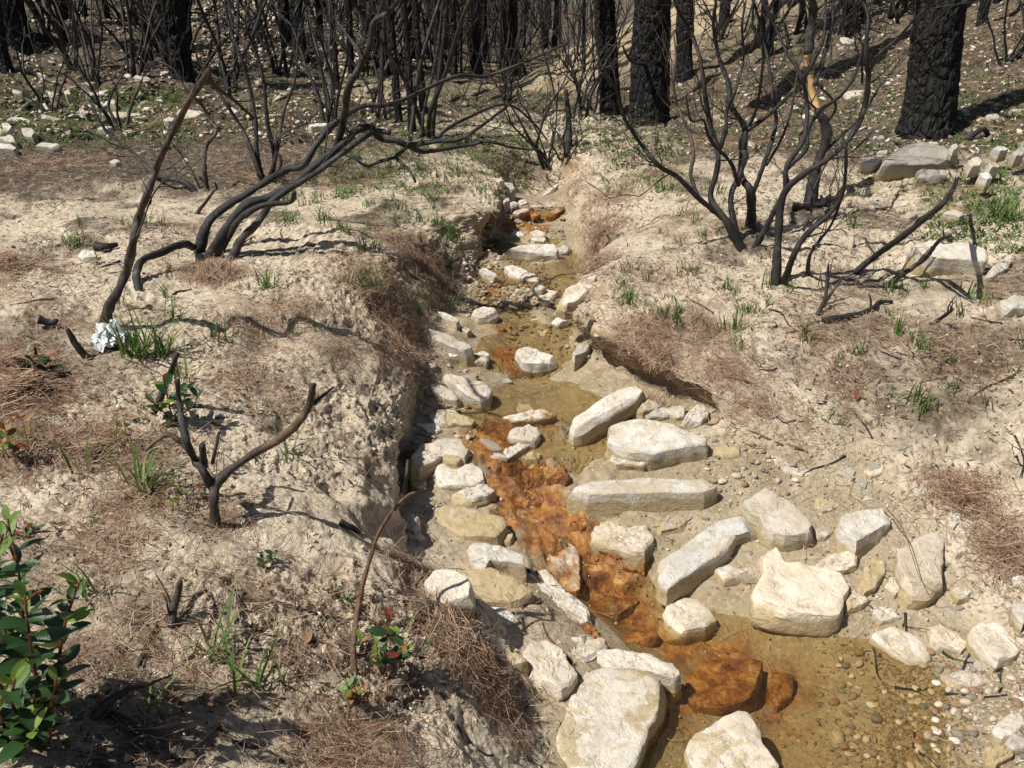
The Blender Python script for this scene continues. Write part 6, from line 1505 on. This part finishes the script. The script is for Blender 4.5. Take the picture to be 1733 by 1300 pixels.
# heaped needles: denser tangles standing proud
def heap(u, v, r, n, hgt, seed, label, droop=None):
    B = hit(u, v); r_ = np.random.default_rng(seed)
    n = int(n * .55); d = np.minimum(np.abs(r_.normal(0, r * .7, n)), 1.35 * r); a = r_.uniform(0, 6.28, n)
    P = np.array([ground_at(B.x + d[i] * math.cos(a[i]), B.y + d[i] * math.sin(a[i]))[0][:] for i in range(n)]) - np.array(B)
    P[:, 2] += hgt * np.exp(-(d / r) ** 2) * r_.random(n)
    b = r_.uniform(0, 6.28, n); T = np.stack([np.cos(b), np.sin(b), r_.normal(0, .35, n)], -1)
    if droop is not None: T = T * .45 + np.array(droop)
    T /= np.linalg.norm(T, axis=1)[:, None]; S_ = np.cross(T, [0, 0, 1]); S_ /= np.linalg.norm(S_, axis=1)[:, None] + 1e-9
    L = r_.uniform(.06, .13, n)[:, None]; w = .0008
    c = S_ * r_.normal(0, .02, n)[:, None] - np.array([0, 0, 1]) * 0
    mids = [P - T * L * .5, P + c, P + T * L * .5]
    V = np.stack(sum([[m - S_ * w, m + np.array([0, 0, w * 1.4]), m + S_ * w] for m in mids], []), 1).reshape(-1, 3)
    k = (np.arange(n) * 9)[:, None]
    Q = np.concatenate([k + np.array([[0, 1, 4, 3]]), k + np.array([[1, 2, 5, 4]]), k + np.array([[3, 4, 7, 6]]), k + np.array([[4, 5, 8, 7]])])
    me = mesh_from("needle_heap", V, Q, M['needle']); set_attr(me, "tone", np.repeat(r_.uniform(0, 1, n), 9))
    o = add("needle_heap", me, B); tag(o, label, "needle heap", "heaps of pine needles")
heap(35, 680, .13, 2000, .09, 1, "large brown heap of pine needles at the left edge")
heap(20, 635, .11, 1100, .07, 2, "brown needle heap behind the largest heap at the left edge")
heap(365, 468, .10, 900, .05, 3, "fan of pine needles hanging below the base of the leaning shrub", droop=(.15, -.5, -.45))
heap(20, 455, .14, 900, .08, 4, "brown needle heap on the sand at the left edge below the slope")
heap(1635, 845, .10, 700, .02, 5, "rust-brown needle heap right of the tall oblong stone")
heap(1700, 930, .10, 600, .02, 6, "rust-brown needle drift at the right edge by the stony fan")
heap(760, 1060, .10, 900, .02, 7, "needle drift beside the round white stone on the left bank", droop=(.5, -.5, -.3))
heap(820, 1130, .09, 700, .02, 8, "needle drift along the crack left of the ragged white rock", droop=(.5, -.5, -.3))
heap(160, 765, .14, 900, .03, 9, "needle mat between the left heap and the dead stump")
heap(1010, 410, .14, 900, .04, 10, "hanging brown needle curtain at the far right bank", droop=(-.2, -.3, -.8))
heap(1110, 620, .12, 700, .02, 11, "hanging needles along the lip of the right overhang", droop=(-.2, -.3, -.6))
heap(710, 450, .16, 900, .03, 12, "needle drift down the brown left bank", droop=(.5, -.2, -.6))
heap(680, 590, .12, 800, .03, 13, "hanging needles over the left bank by the mottled grey stone", droop=(.5, -.2, -.7))

# ---- soil clods
acc = Acc(); tones = []
ci = sample_ground(9000, (.3 + sstep(-.1, .5, fbm(GV, .5, 2, off=5.0))) * area * inview * (1 - .6 * np.clip(wet, 0, 1)) / np.maximum(y_, 1) ** 1.4, 91)
for k in ci:
    sz = .006 + .022 * prs.beta(1.1, 4)
    A = prs.normal(size=(3, 3)); Qm, _r = np.linalg.qr(A)
    V = (lowV * (1 + .35 * prs.normal(size=(6, 1)))) @ Qm * sz + GV[k] + prs.normal(0, .006, 3) * np.array([1, 1, 0])
    acc.add(V, None, lowF); tones.append(np.full(6, prs.uniform(0, 1)))
M['clod'] = make_attr_material("soil_clods", [(0.0, (0.33, 0.26, 0.175)), (0.5, (0.47, 0.39, 0.28)), (1.0, (0.60, 0.52, 0.40))], rough=.95, spec=.1)
me = acc.mesh("soil_clods", M['clod'], smooth=True); set_attr(me, "tone", np.concatenate(tones)); add("soil_clods", me, kind="stuff"); tag(bpy.data.objects["soil_clods"], "crumbly dry clay clods over the foreground bank")
